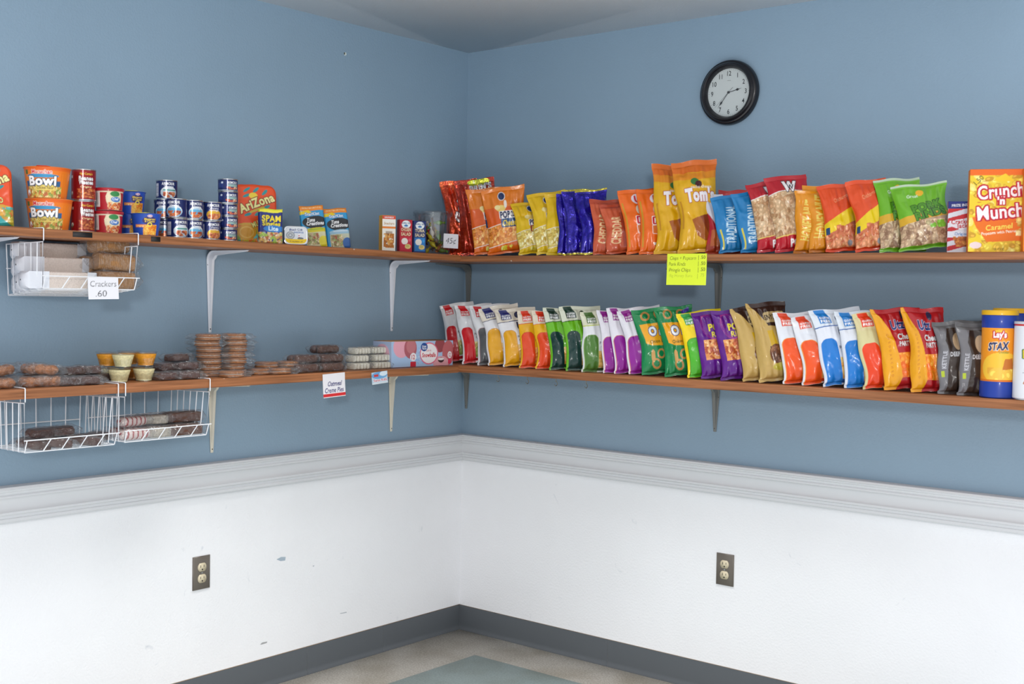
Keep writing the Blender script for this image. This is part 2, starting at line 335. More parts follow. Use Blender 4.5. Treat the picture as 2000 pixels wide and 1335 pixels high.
# ------------------------------------------------------------------ the room
def struct(o): o['kind'] = 'structure'; return o
HC = 2.44; FARX, FARY = 3.3, -3.2; RZ = .78
def slab(name, x0, y0, z0, x1, y1, z1, mat):
    return struct(MB().box(x0, y0, z0, x1, y1, z1).build(name, mat, None, False))
slab('floor', -.12, -2.3, -.1, 2.3, .12, 0, M['floor'])
slab('ceiling', -.12, -2.3, HC, 2.3, .12, HC+.1, M['ceiling'])
def wall(name, x0, y0, x1, y1):
    w = slab(name, x0, y0, 0, x1, y1, RZ, M['white']); me = w.data
    b = MB().box(x0, y0, RZ, x1, y1, HC).build('tmp', M['blue'], None, False)
    me2 = bpy.data.meshes.new(name); V = []; F = []; I = []
    for k, q in enumerate((me, b.data)):
        n = len(V); V += [v.co[:] for v in q.vertices]; F += [[i+n for i in p.vertices] for p in q.polygons]; I += [k]*len(q.polygons)
    me2.from_pydata(V, [], F); me2.materials.append(M['white']); me2.materials.append(M['blue'])
    for p, i in zip(me2.polygons, I): p.material_index = i
    w.data = me2; bpy.data.objects.remove(b); return w
wall_l = wall('wall_left', -.12, FARY, 0, 0); wall_r = wall('wall_right', -.12, 0, FARX, .12)
RAIL = [(0, .838), (.016, .838), (.021, .835), (.022, .829), (.0185, .825), (.0185, .822), (.0145, .819), (.0135, .812), (.0165, .808), (.0165, .803), (.0115, .799), (.0100, .794), (.0098, .772),
        (.0120, .764), (.0165, .760), (.0165, .753), (.0120, .750), (.0120, .742), (.0145, .740), (.0145, .731), (.0100, .729), (.0100, .725), (0, .725)]
BASE = [(0, .1025), (.003, .1025), (.0035, .101), (.0035, .022), (.006, .010), (.011, .003), (.011, 0), (0, 0)]
RAIL = [(d*1.45, z) for d, z in RAIL]
def extrude(name, prof, left, a0, a1, mat, mitre0=True):
    P = []
    for a in (a0, a1):
        P.append([((d, -(a+(d if (a == a0 and mitre0) else 0)), z) if left else (a+(d if (a == a0 and mitre0) else 0), -d, z)) for d, z in prof])
    g = np.array(P, float)
    if not left: g = g[:, ::-1]
    return struct(MB().grid(g).build(name, mat, None, 2))
extrude('trim_1', RAIL, True, 0, -FARY-.02, M['trim']); extrude('trim_2', RAIL, False, 0, FARX-.02, M['trim'])
for i, (a, b) in enumerate(((0, .4567), (.4572, .8537), (.8542, 3.15))): extrude('baseboard_left', BASE, True, a, b, M['vinyl'], i == 0)
for i, (a, b) in enumerate(((0, .7727), (.7732, 2.2), (2.201, 3.25))): extrude('baseboard_right', BASE, False, a, b, M['vinyl'], i == 0)
struct(MB().box(.0001, -1.9, .1028, .0016, -.001, .1052).build('trim_3', M['gum'], None, False))
struct(MB().box(.001, -.0016, .1028, 2.2, -.0001, .1045).build('trim_4', M['gum'], None, False))
# chips and scuffs on the white wall, the nail hole above
def chip(pts, hexc, name='paint_chip'):
    P = [tuple(hit(x, y, 0, .0003)) for x, y in pts]
    o = MB().poly(P, [list(range(len(P)))]).build(name, flat(name, hexc, .6), None, False); o.parent = wall_l; return o
chip([(540, 1092), (549, 1087), (558, 1087), (557, 1094), (548, 1095)], 'a9b9c6'); chip([(508, 1258), (512, 1254), (522, 1252), (521, 1255), (511, 1258)], 'a8a9aa')
chip([(664, 1197), (677, 1194), (677, 1196), (665, 1198)], 'b9bfc6'); chip([(610, 1105), (614, 1103), (613, 1106)], 'b5bcc6'); chip([(671, 103), (676, 102), (677, 107), (673, 109)], 'd9e2dc', 'nail_hole')
chip([(671, 103), (674, 102), (674, 106), (672, 107)], '55584e', 'nail_hole').location.x = .0004

# ------------------------------------------------------------------ shelves
DL, DR = .235, .29
def zs(w, a):                                # top of a shelf: which board, distance from the corner
    return {'UL': 1.579+.0055*a, 'UR': 1.577-.0012*a, 'LL': 1.1475-.003*a, 'LR': 1.148+.0032*a}[w]
def shelf(key, th, label):
    L = key[1] == 'L'; a0 = DR if L else .002; a1 = 2.9; d = DL if L else DR
    n = 30; A = np.linspace(a0, a1, n); g = []
    ring = [(.002, 0), (d-.003, 0), (d, -.003), (d, -th+.003), (d-.003, -th), (.002, -th)]
    for a in A: g.append([(q, -a, zs(key, a)+z) if L else (a, -q, zs(key, a)+z) for q, z in ring])
    g = np.array(g)
    if not L: g = g[:, ::-1]
    m = MB().grid(g, wrap=True); m.tri.append(list(range(6))[::-1]); m.tri.append([(n-1)*6+i for i in range(6)])
    if L:                                    # grain follows local x
        m.v = [v@np.array([[0, 1, 0], [-1, 0, 0], [0, 0, 1.]]) for v in m.v]
        # local (x,y) = (-y_world, x_world)
    o = m.build('shelf_board', M['wood'], None, 2)
    if L: o.rotation_euler[2] = -PI/2
    return tag(o, label, 'shelf')
shelf('UL', .024, 'upper stained wooden shelf board on the left wall, with cans, boxes and noodle bowls')
shelf('UR', .022, 'upper stained wooden shelf board on the right wall, below the clock')
shelf('LL', .028, 'lower stained wooden shelf board on the left wall, with wrapped pastries')
shelf('LR', .028, 'lower stained wooden shelf board on the right wall, with the row of chip bags')

def bracket(left, a, ztop, mat, label, arm=.2, leg=.28, sc=True):
    st = []; N = 14
    for i in range(N+1): k = i/N; st.append(((.002, -leg+(leg-.035)*k), .011+.021*k, .003+.013*k, (1, 0)))
    for i in range(1, 8):
        q = i/8*PI/2; st.append(((.002+.033*(1-math.cos(q)), -.035+.033*math.sin(q)), .032, .016+.006*math.sin(2*q), (math.cos(q), -math.sin(q))))
    for i in range(N+1): k = i/N; st.append(((.035+(arm-.035)*k, -.002), .032-.018*k, .016-.012*k, (0, -1)))
    def pt(q, lat, off, nn):
        d, z = q[0]+nn[0]*off, q[1]+nn[1]*off
        return (d, -a+lat, ztop+z) if left else (a+lat, -d, ztop+z)
    g = []
    for q, w, h, nn in st: g.append([pt(q, l*w/2, o, nn) for l, o in ((-1, 0), (-1, .0018), (-.52, .002), (-.34, h), (.34, h), (.52, .002), (1, .0018), (1, 0))])
    g = np.array(g)
    if left: g = g[:, ::-1]
    else: g = g
    m = MB().grid(g, wrap=True); m.tri += [list(range(8)), [(len(st)-1)*8+i for i in range(8)][::-1]]
    e = empty('shelf_bracket', loc=(0, -a, ztop) if left else (a, 0, ztop))
    m.v = [v-np.array(e.location) for v in m.v]; m.build('bracket_body', mat, e, 2)
    for zz, lat, hh in ((-leg+.012, 0, .0058), (-.05, -.012 if left else .012, .0035)):
        s = MB(); q = np.array([hh, lat, zz]) if left else np.array([lat, -hh, zz])
        ang = np.linspace(0, 2*PI, 10, endpoint=False); c = np.array([[(0, r*math.cos(t), r*math.sin(t)) if left else (r*math.cos(t), 0, r*math.sin(t)) for t in ang] for r in (.0001, .0024)])+q
        c[0] += np.array([.001, 0, 0]) if left else np.array([0, -.001, 0])
        s.grid(c, wrap=True).build('screw', M['dark'], e)
    return tag(e, label, 'bracket', 'pressed metal shelf brackets')
bracket(True, 1.302, zs('UL', 1.3)-.0245, M['white_metal'], 'white metal bracket under the upper left shelf, below the flat cans')
bracket(True, .433, zs('UL', .43)-.0245, M['white_metal'], 'white metal bracket under the upper left shelf, below the salad kit boxes')
bracket(True, 2.10, zs('UL', 2.1)-.0245, M['white_metal'], 'white metal bracket arm at the left edge of the photo, under the upper shelf')
bracket(True, 1.290, zs('LL', 1.29)-.0285, M['cream_metal'], 'cream metal bracket under the lower left shelf, beside the wire basket', leg=.245)
bracket(True, .428, zs('LL', .43)-.0285, M['cream_metal'], 'cream metal bracket under the lower left shelf, behind the small hanging card', leg=.24)
bracket(False, 1.222, zs('UR', 1.2)-.0225, M['grey_metal'], 'grey metal bracket under the upper right shelf, right of the yellow price card')
bracket(False, .024, zs('UR', 0)-.0225, M['grey_metal'], 'grey metal bracket in the corner under the upper right shelf')
bracket(False, 1.222, zs('LR', 1.2)-.0285, M['grey_metal'], 'grey metal bracket under the lower right shelf, below the tan pretzel bags', leg=.175)
bracket(False, .022, zs('LR', 0)-.0285, M['grey_metal'], 'grey metal bracket in the corner under the lower right shelf', leg=.175)

def cup_hook(px, key, label, dy=.27):
    P = hit(px, 740, 1, -dy); x = P[0]; z = zs(key, x)-(.028 if key == 'LR' else .022)
    pts = [(x, -dy, z), (x, -dy, z-.012)]+[(x, -dy+.008*math.sin(t)*1.0, z-.020+.008*math.cos(t)) for t in np.linspace(0, 1.45*PI, 10)]
    o = MB().tube(pts, .0012, 6).build('cup_hook', M['brass']); tag(o, label, 'hook', 'small cup hooks under the right shelves')
for px, lb in ((973, 'small brass cup hook under the lower right shelf, nearest the corner'), (1030, 'small brass cup hook under the lower right shelf, second from the corner'), (1086, 'small brass cup hook under the lower right shelf, third from the corner'), (1145, 'small brass cup hook under the lower right shelf, farthest from the corner')): cup_hook(px, 'LR', lb)
cup_hook(1297, 'UR', 'small brass cup hook under the upper right shelf, beside the yellow card')

# ------------------------------------------------------------------ package builders
STEP = .0015
def grid2(W, H): return np.meshgrid(np.linspace(0, 1, max(3, int(W/STEP))), np.linspace(0, 1, max(3, int(H/STEP))))
def bag(label, cat, group, mw, W, H, T, art, backc, mat='bag', seed=0, amp=1.0, seal=.055, bot=.035, flop=.0, skew=0, sealname='top_seal'):
    rg = np.random.RandomState(seed+7); e = empty('snack_bag', mw); U, V = grid2(W, H)
    ph = rg.uniform(0, 6.28, 12); fr = rg.uniform(2.0, 4.5, 8)
    cr = [(rg.uniform(-1, 1), rg.uniform(.1, .9), rg.uniform(0, PI), rg.uniform(.008, .02), rg.uniform(-.0035, .0035), rg.uniform(.03, .06)) for _ in range(20)]
    def sheet(U, V, side):
        b = np.clip((V-bot)/(1-seal-bot), 0, 1); t = T/2*np.sin(PI*b**.72)**.58; s = 2*U-1
        hw = W/2-.36*t*(1+.25*np.sin(3.1*V*PI+ph[0])); yp = (1-np.abs(s)**2.6)**.62
        wr = np.exp(-(1-b)/.22)*(np.sin(fr[0]*PI*s*(1.25-.4*b)+ph[1])+.6*np.sin(fr[1]*2*PI*s+ph[2]))*.0034
        wr += np.exp(-b/.13)*(np.sin(fr[2]*PI*s*1.3+ph[3])+.6*np.sin(fr[3]*2*PI*s+ph[4]))*.0030
        wr += .0016*np.sin(fr[4]*2*V*PI+2.2*s+ph[5])*np.abs(s)+.0014*np.sin(fr[5]*PI*s+ph[6]+5*V)
        for cs, cv, an, sg, am, ln in cr:
            X = (s-cs)*W/2; Y = (V-cv)*H; A = X*math.cos(an)+Y*math.sin(an); B = -X*math.sin(an)+Y*math.cos(an)
            wr = wr+am*np.exp(-(B/sg)**2-(A/ln)**2)
        wr = wr*amp*1.25*np.clip(t/.012, 0, 1)*(1-np.abs(s)**6)
        y = -(t*yp+wr)*side-.0007*side
        y = y+flop*np.clip(V-.78, 0, 1)**2*H*4+.0025*np.sin(5*s+ph[7])*np.clip((V-.85)/.15, 0, 1)+.002*np.sin(6*s+ph[8])*np.clip((.06-V)/.06, 0, 1)
        x = s*hw+.0025*np.sin(9*V+ph[9])*np.abs(s)
        z = V*H+(skew*s*W/2+.0022*np.sin(4*s+ph[10]))*V**3+.0018*np.maximum(0, np.sin(7*s+ph[11]))*(1-V)**6
        return np.stack([x, y, z], -1)
    def piece(name, v0, v1, crimp=0):
        m = MB()
        for side in (1, -1):
            u, v = (U, V) if side == 1 else np.meshgrid(np.linspace(0, 1, 26), np.linspace(0, 1, 40))
            nv = max(3, int(u.shape[0]*(v1-v0))); v = np.repeat(np.linspace(v0, v1, nv)[:, None], u.shape[1], 1); u = np.repeat(u[:1], nv, 0)
            P = sheet(u, v, side)
            if crimp: P[..., 1] += .0005*np.sin((v-v0)*H/.0032*2*PI)
            col = art.at(u, v) if side == 1 else np.broadcast_to(lin(backc), P.shape)
            if side == -1: P = P[:, ::-1]; col = col[:, ::-1]
            m.grid(P, col)
        return m.build(name, M[mat], e)
    piece('bag_body', bot, 1-seal); piece('top_seal', 1-seal, 1, 1); piece('bottom_seal', 0, bot, 1)
    return tag(e, label, cat, group)
def carton(name, label, cat, group, mw, W, D, H, front, side, top='c8b8a0', part='carton_body', mat='paper', group2=None):
    e = empty(name, mw); U, V = grid2(W, H)
    m = MB(); X = (U-.5)*W; Z = V*H
    m.grid(np.stack([X, X*0-D/2, Z], -1), front.at(U, V))
    for sx in (-1, 1):
        u, v = grid2(D, H); P = np.stack([u*0+sx*W/2, (D/2-u*D) if sx < 0 else (u*D-D/2), v*H], -1); m.grid(P, side.at(u, v) if side else lin(top))
    u, v = np.meshgrid(np.linspace(1, 0, 3), np.linspace(0, 1, 3)); m.grid(np.stack([(u-.5)*W, u*0+D/2, v*H], -1), lin(top))
    u, v = np.meshgrid(np.linspace(1, 0, 3), np.linspace(0, 1, 3)); m.grid(np.stack([(u-.5)*W, (v-.5)*D, u*0], -1), lin(top))
    m.build(part, M[mat], e, False)
    f = MB(); f.box(-W/2, -D/2, H, W/2, D/2, H+.0008, lin(top)); f.box(-W/2+.002, -.001, H+.0008, W/2-.002, D/2-.003, H+.0016, lin(top)*.93); f.build('top_flap', M[mat], e, False)
    return tag(e, label, cat, group)
def can(label, cat, group, P, a, R, H, art, squat=False, ring=True, name='food_can', liner='label'):
    e = empty(name, frame(P, a)); n = max(60, int(2*PI*R/.0014)); rim = .0032
    pr = [(R-.0022, 0), (R-.0003, 0), (R+.0006, .001), (R+.0004, rim), (R-.0008, rim+.001)]
    lo = [(R-.0022, .0022)]+pr; hi = [(r, H-z) for r, z in pr[::-1]]+[(R-.0022, H-.0022)]
    MB().lathe(lo, 56).build('can_rim', M['steel'], e, 2); MB().lathe(hi, 56).build('can_rim', M['steel'], e, 2)
    l = MB().lathe([(.0003, H-.0032), (R*.8, H-.0032), (R*.84, H-.0024), (R-.0022, H-.0024)][::-1], 48); l.build('can_end', M['steel'], e, 2); MB().lathe([(.0003, .002), (R-.002, .002)], 48).build('can_end', M['steel'], e, 2)
    if ring: MB().tube([(.011*math.sin(t), -R*.45+.010*math.cos(t)-.002, H-.0014) for t in np.linspace(0, 2*PI, 16)], .0009, 5).build('pull_ring', M['steel'], e)
    nv = max(8, int(H/.0014)); z = np.linspace(rim+.001, H-rim-.001, nv); pf = [(R-.0008+(.0004*math.sin(k*2) if not squat else 0), k2) for k, k2 in enumerate(z)]
    th = np.linspace(0, 2*PI, n, endpoint=False); uu = (.5+th/(2*PI)) % 1; u, v = np.meshgrid(uu, (z-z[0])/(z[-1]-z[0])); MB().lathe([(R-.0006, q) for q in z], n, cols=art.at(u, v)).build('can_label', M[liner], e)
    return tag(e, label, cat, group)
def cup(name, label, cat, group, P, a, R0, R1, H, art, lidc, lidk='plastic', tab=None):
    e = empty(name, frame(P, a)); n = max(70, int(2*PI*R1/.0014)); z = np.linspace(0, 1, max(10, int(H/.0014)))
    th = np.linspace(0, 2*PI, n, endpoint=False); u, v = np.meshgrid((.5+th/(2*PI)) % 1, z)
    body = MB().lathe([(R0+(R1-R0)*q, q*H*.97) for q in z], n, cols=art.at(u, v)); body.lathe([(.0003, .001), (R0, 0)], 40, col=lin('e8e4da')); body.build('cup_body', M['cup'], e)
    if lidk == 'plastic': pr = [(R1+.0008, H*.86), (R1+.0022, H*.865), (R1+.0026, H*.97), (R1+.0018, H), (R1-.004, H+.0005), (R1-.006, H-.002), (.0003, H-.002)]
    else: pr = [(R1, H*.968), (R1+.002, H*.972), (R1+.0024, H*.985), (R1+.0008, H), (.0003, H+.0002)]
    MB().lathe(pr, 60, col=lin(lidc)).build('lid', M['cup'], e, 2)
    if tab: MB().poly([(-.02, -R1*.85, H+.0012), (.02, -R1*.85, H+.0012), (.012, -R1-.012, H+.001), (-.012, -R1-.012, H+.001), (-.02, -R1*.85, H+.0005), (.02, -R1*.85, H+.0005), (.012, -R1-.012, H+.0002), (-.012, -R1-.012, H+.0002)], [(0, 1, 2, 3), (7, 6, 5, 4), (0, 3, 7, 4), (1, 5, 6, 2), (3, 2, 6, 7)], lin(tab)).build('peel_tab', M['cup'], e, False)
    return tag(e, label, cat, group)
def pouch(label, cat, group, mw, W, H, T, art, backc, seed=0, rnd=.0, name='food_pouch'):
    rg = np.random.RandomState(seed); ph = rg.uniform(0, 6, 6); e = empty(name, mw)
    def sheet(U, V, side):
        s = 2*U-1; w = 2*V-1; e1 = np.clip(1-np.abs(s), 0, .12)/.12; e2 = np.clip(1-np.abs(w), 0, .1)/.1
        t = T/2*np.sqrt(e1*e2)*(.75+.25*np.cos(w*1.4+.5))*(1+.12*np.sin(6*s+ph[0])*np.sin(7*w+ph[1])); hw = W/2*np.ones_like(s)
        if rnd:                              # rounded shoulders at the top
            k = np.clip((V-(1-rnd/H))*H/rnd, 0, 1); hw = W/2-rnd*(1-np.sqrt(np.maximum(0, 1-k*k)))
        return np.stack([s*hw, -(t+.0006)*side+.003*np.sin(3*w+ph[2])*w*w, V*H+.001*np.sin(4*s+ph[3])*V], -1)
    m = MB(); U, V = grid2(W, H); P = sheet(U, V, 1); m.grid(P, art.at(U, V))
    u, v = np.meshgrid(np.linspace(1, 0, 24), np.linspace(0, 1, 30)); m.grid(sheet(u, v, -1), np.broadcast_to(lin(backc), u.shape+(3,)))
    m.build('pouch_body', M['bag'], e)
    mm = MB(); zz = H*.955; mm.box(-W/2+(rnd*.9 if rnd else .001), -.0014, zz-.0009, W/2-(rnd*.9 if rnd else .001), .0018, zz+.0009, lin(backc)); mm.build('tear_seam', M['bag'], e, False)
    return tag(e, label, cat, group)
def card(name, label, cat, mw, W, H, art, curl=.004):
    U, V = grid2(W, H); u = U; m = MB()
    y = -curl*(1-V)**2; m.grid(np.stack([(U-.5)*W, y, V*H], -1), art.at(U, V))
    m.grid(np.stack([(U-.5)*W, y+.0006, V*H], -1)[:, ::-1], lin('d8d8d0'))
    o = m.build(name, M['paper']); o.matrix_world = mw; return tag(o, label, cat)
# ------------------------------------------------------------------ upper left shelf: tins, cups, pouches, boxes
def onL(px, depth, key='UL', py=None):       # a spot on a left-wall shelf at a given distance from the wall
    P = hit(px, py or {'UL': 470, 'LL': 735}[key], 0, depth); return [depth, P[1], zs(key, -P[1])+.0006]
def sizeL(px, depth, wpx): d = hit(px, 500, 0, depth)-np.array(CAM); return wpx/FPX*float(d@_f)
VIEW = -.62
def wrapart(W, H, bg): return Art(W, H, bg, .0006)
# noodle bowls
def bowl_art(sh):
    a = wrapart(2*PI*.060, .082, 'ee7d1e'); o = sh
    a.r(0, .9, 1, 1, 'e8681a')
    for k in range(0, 40): a.r(k/40, .0, k/40+.004, .8, 'f08c2c')
    a.r(.355+o, .0, .645+o, .55, '2f5f8e'); a.blobs(.36+o, 0, .66+o, .38, ['d9c06a', 'c99b3c', '8ea046', 'e6d38c', 'b5642f'], 260, .006, 3)
    a.e(.5+o, .72, .13, .06, '3a94c4'); a.r(.45+o, .24, .6+o, .42, 'e8d06a'); a.t('Chicken Flavor', .525+o, .33, .09, '5a3a18', .01, fit=.13)
    a.t('Maruchan', .5+o, .85, .13, 'd6263c', .03, out='f6e9dc', fit=.15); a.t('Bowl', .5+o, .56, .30, 'ffffff', .06, out='3a2c22', fit=.22, ow=.002)
    a.r(.355+o, .78, .385+o, .92, '5a6b2c'); a.e(.37+o, .16, .018, .1, 'ffffff'); a.e(.375+o, .1, .008, .07, 'c23a22')
    return a
P = onL(96, .15); zc = P[2]
cup('noodle_bowl', 'orange instant noodle bowl, bottom of the stack of two', 'noodle bowl', 'noodle bowls', P, VIEW-.25, .052, .0635, .088, bowl_art(.01), 'f08030', 'foil')
P2 = onL(92, .15); P2[2] = zc+.0895; cup('noodle_bowl', 'orange instant noodle bowl, top of the stack of two', 'noodle bowl', 'noodle bowls', P2, VIEW-.1, .052, .0635, .088, bowl_art(-.01), 'e87a30', 'foil', 'e0452a')
# red tins
def red_art():
    a = wrapart(2*PI*.033, .1, '9c1a20'); a.r(.44, 0, .52, 1, '8a151c'); a.t('Beanee', .60, .72, .15, 'ffffff', .04, fit=.20, out='5a0c10'); a.t('Weenee', .60, .58, .15, 'ffffff', .04, fit=.20, out='5a0c10')
    a.t('Original', .6, .42, .07, 'fff0b0', .01, fit=.15); a.blobs(.48, .04, .74, .36, ['b8582a', 'd08040', '8c3418', 'c2683a'], 60, .006, 5); a.t("Van Camp's", .6, .88, .08, 'f0c83a', .02, fit=.18)
    a.r(.36, .72, .40, .82, 'e8d8c8'); a.e(.38, .2, .022, .07, 'f0efe6'); a.r(.375, .1, .39, .2, '3a7a3a'); return a
ra = red_art(); P = onL(161, .15)
can('red label can of beans and franks, bottom of the pair', 'can', 'red bean cans', P, VIEW-.1, .0352, .092, ra)
P = onL(163, .15); P[2] += .0925; can('red label can of beans and franks, top of the pair', 'can', 'red bean cans', P, VIEW-.35, .0352, .092, ra)
# red lidded pasta cups
def beef_art():
    a = wrapart(2*PI*.035, .06, 'b3202c'); a.r(0, .82, 1, 1, 'e8dcc0'); a.r(.30, .15, .42, .95, 'f2ede4'); a.r(.34, .25, .40, .8, 'c8c4c0')
    a.e(.60, .55, .10, .45, 'e6dcb8'); a.e(.61, .75, .06, .12, '3a8a4c'); a.e(.62, .5, .06, .12, '4a7ac0'); a.t('Chef', .615, .52, .12, 'ffffff', .02, fit=.08); a.blobs(.52, .02, .7, .36, ['d07838', 'e0b080', 'b8482a'], 40, .005, 6)
    a.t('O', .52, .62, .16, 'f0e0c0', .02); return a
ba = beef_art(); P = onL(212, .165)
cup('pasta_cup', 'red lidded microwave pasta cup, bottom of the pair', 'pasta cup', 'red lidded pasta cups', P, VIEW-.25, .0375, .0405, .066, ba, 'b0202c')
P = onL(213, .165); P[2] += .0685; cup('pasta_cup', 'red lidded microwave pasta cup, top of the pair', 'pasta cup', 'red lidded pasta cups', P, VIEW-.2, .0375, .0405, .066, ba, 'b0202c')
# blue macaroni cups
def mac_art(sh):
    a = wrapart(2*PI*.036, .07, '2350b4'); o = sh; a.blobs(.5+o, 0, .68+o, .5, ['f09a28', 'f6b548', 'e07c18'], 70, .007, 8); a.e(.58+o, .68, .085, .20, '3a2c6a'); a.e(.58+o, .9, .03, .06, 'e8e0f0'); a.t('Kraft', .58+o, .9, .06, 'c8202c', .02, fit=.05)
    a.t('Macaroni', .58+o, .75, .09, 'f4d23c', .03, fit=.13); a.t('& Cheese', .58+o, .65, .09, 'f4d23c', .03, fit=.12); a.r(.40+o, .36, .52+o, .5, 'f0882a'); a.t('Original', .46+o, .43, .08, 'ffe8b0', .02, fit=.1); a.ring(.58+o, .5, .03, .1, 'f6e048', .6); return a
m1 = mac_art(0); P = onL(285, .19)
cup('macaroni_cup', 'blue macaroni cup at the shelf front with its yellow film lid folded back', 'macaroni cup', 'blue macaroni cups', P, VIEW-.2, .036, .0435, .066, m1, '2a56bc', 'foil', 'e8dc6a')
P = onL(254, .095); cup('macaroni_cup', 'blue macaroni cup behind the red lidded cups, bottom of the pair', 'macaroni cup', 'blue macaroni cups', P, VIEW, .034, .0405, .068, m1, '2a56bc', 'foil')
P = onL(257, .095); P[2] += .0695; cup('macaroni_cup', 'blue macaroni cup behind the red lidded cups, top of the pair', 'macaroni cup', 'blue macaroni cups', P, VIEW, .034, .0405, .068, m1, '2a56bc', 'foil', 'e8dc6a')
# vienna sausage tins
def vie_art(k, sh=0):
    a = wrapart(2*PI*.033, .056, '1c2a66'); o = sh; a.r(.30+o, .08, .38+o, .85, 'e8e4ec')
    for q in range(9): a.r(.305+o, .12+q*.08, .375+o, .15+q*.08, '8c8898')
    a.e(.55+o, .32, .13, .36, 'e8eef2' if k != 2 else '2a3a7a'); a.e(.55+o, .28, .12, .30, {0: '6ab4dc', 1: 'cfe0ea', 2: 'e8b43a'}[k]); a.blobs(.45+o, .02, .66+o, .36, ['c8683a', 'd88a5a', '9c3c22'], 26, .006, 4+k)
    a.t('ARMOUR', .54+o, .84, .17, 'ffffff', .03, fit=.20); a.t('Vienna', .55+o, .67, .12, 'f0f0f8', .02, fit=.15); a.t('Sausage', .55+o, .55, .1, 'f0f0f8', .02, fit=.15)
    if k == 1: a.r(.46+o, .42, .66+o, .5, '3a9a8a')
    return a
va = [vie_art(0), vie_art(1), vie_art(2)]
for px, dep, lv, k, rot, lb in ((322, .10, 0, 0, -.5, 'column behind the front row, bottom one'), (321, .10, 1, 0, -.45, 'column behind the front row, middle one'), (325, .10, 2, 1, -.1, 'column behind the front row, alone on top of all'),
    (346, .165, 0, 1, .15, 'front row, bottom of the leftmost pair'), (344, .165, 1, 0, -.55, 'front row, top of the leftmost pair'), (376, .165, 0, 0, .1, 'front row, bottom of the middle pair'), (376, .165, 1, 0, .1, 'front row, top of the middle pair'),
    (410, .165, 0, 2, .15, 'front row, bottom of the pair beside the flat cans'), (413, .165, 1, 2, -.1, 'front row, top of the pair beside the flat cans'), (414, .075, 0, 1, 0, 'behind the flat cans, bottom one against the wall'), (414, .075, 1, 1, .2, 'behind the flat cans, upper one against the wall')):
    P = onL(px, dep); P[2] += lv*.0615; can('blue sausage can, '+lb, 'can', 'blue vienna sausage cans', P, VIEW+rot, .0335, .061, va[k])
fa = Art(2*PI*.034, .03, '1c2a66'); fa.t('ARMOUR', .6, .72, .26, 'ffffff', .03, fit=.18); fa.r(.52, .28, .70, .55, '9ab8b4'); fa.blobs(.5, .02, .72, .3, ['c8583a', 'd88a6a', 'e8d0b0'], 24, .004, 4); fa.r(.34, .2, .44, .7, '2c3c80'); fa.e(.42, .7, .02, .1, 'dde4f0')
for k, nm in enumerate(('bottom', 'second from the bottom', 'middle', 'second from the top', 'top')):
    P = onL(444+(k % 2)*.8, .165); P[2] += k*.0405; can('flat blue potted meat can, %s of the stack of five' % nm, 'can', 'flat potted meat cans', P, VIEW-.15+.12*((k*7) % 3-1), .0325, .040, fa, squat=True)
# drink mix pouches
def ariz(sh=False):
    a = Art(.15, .20, 'e8501e', .0007); a.r(0, 0, 1, .34, 'd8a838'); a.wave(.34, 'e8501e', 0, .08, False, .05); a.blobs(0, 0, 1, .3, ['d8a030', 'c8b840', 'e0742c', '5ab0a8', '8aa83c'], 130, .013, 9)
    a.p([(.52, 0), (.95, 0), (.74, .14)], '3ab8b8'); a.e(.28, .18, .22, .13, 'd89a2c'); a.ring(.28, .18, .17, .1, 'e8b858', .8)
    for u, v, r in ((.3, .9, 35), (.52, .9, 40), (.72, .87, 45), (.3, .8, 20), (.75, .62, 25), (.32, .48, 20), (.55, .5, 30)): a.e(u, v, .09, .025, '2f8f92', r)
    a.e(.45, .8, .10, .05, 'f0d040'); a.t('AriZona', .52, .68, .15, 'f4ec9c', .05, rot=22, out='7a2a14', fit=.86, ow=.0025, curve=.01); a.p([(.35, .53), (.68, .63), (.72, .60), (.38, .5)], 'c8b03a'); a.t('MUCHO', .6, .36, .09, 'f0e890', .03, rot=24, out='4a3a18', fit=.42); return a
ar = ariz(); P = onL(499, .10); W = sizeL(499, .11, 86)
pouch('large orange drink mix pouch with rounded top corner, right of the flat cans', 'pouch', 'orange drink pouches', frame(P, VIEW+.18, .12), .150, .205, .025, ar, 'd8501e', 1, .03)
P = onL(-20, .14); pouch('orange drink mix pouch cut off by the left edge of the photo', 'pouch', 'orange drink pouches', frame(P, VIEW+.1, .12, .05), .125, .175, .03, ar, 'd8501e', 2, .03)
sa = Art(.085, .12, '23307c'); sa.r(0, .86, 1, 1, 'ece23a'); sa.wave(.90, '23307c', 0, .02); sa.e(.5, .95, .5, .07, 'f0e83c'); sa.t('SPAM', .52, .72, .17, 'f4dc2c', .05, fit=.78, out='141c50'); sa.t('Singles', .52, .57, .12, 'f4dc2c', .04, fit=.74, out='141c50'); sa.e(.62, .42, .42, .1, '2f7cc8'); sa.t('Lite', .6, .43, .12, 'd8f0ff', .05, fit=.4)
sa.blobs(.0, 0, 1, .33, ['c89a4a', '9ab84a', 'd8c080', 'b86a3a', 'e0c0a0'], 80, .007, 3); P = onL(528, .17)
pouch('small blue and yellow meat pouch standing before the orange drink pouch', 'pouch', None, frame(P, VIEW+.12, .06), .082, .118, .018, sa, '23307c', 3)
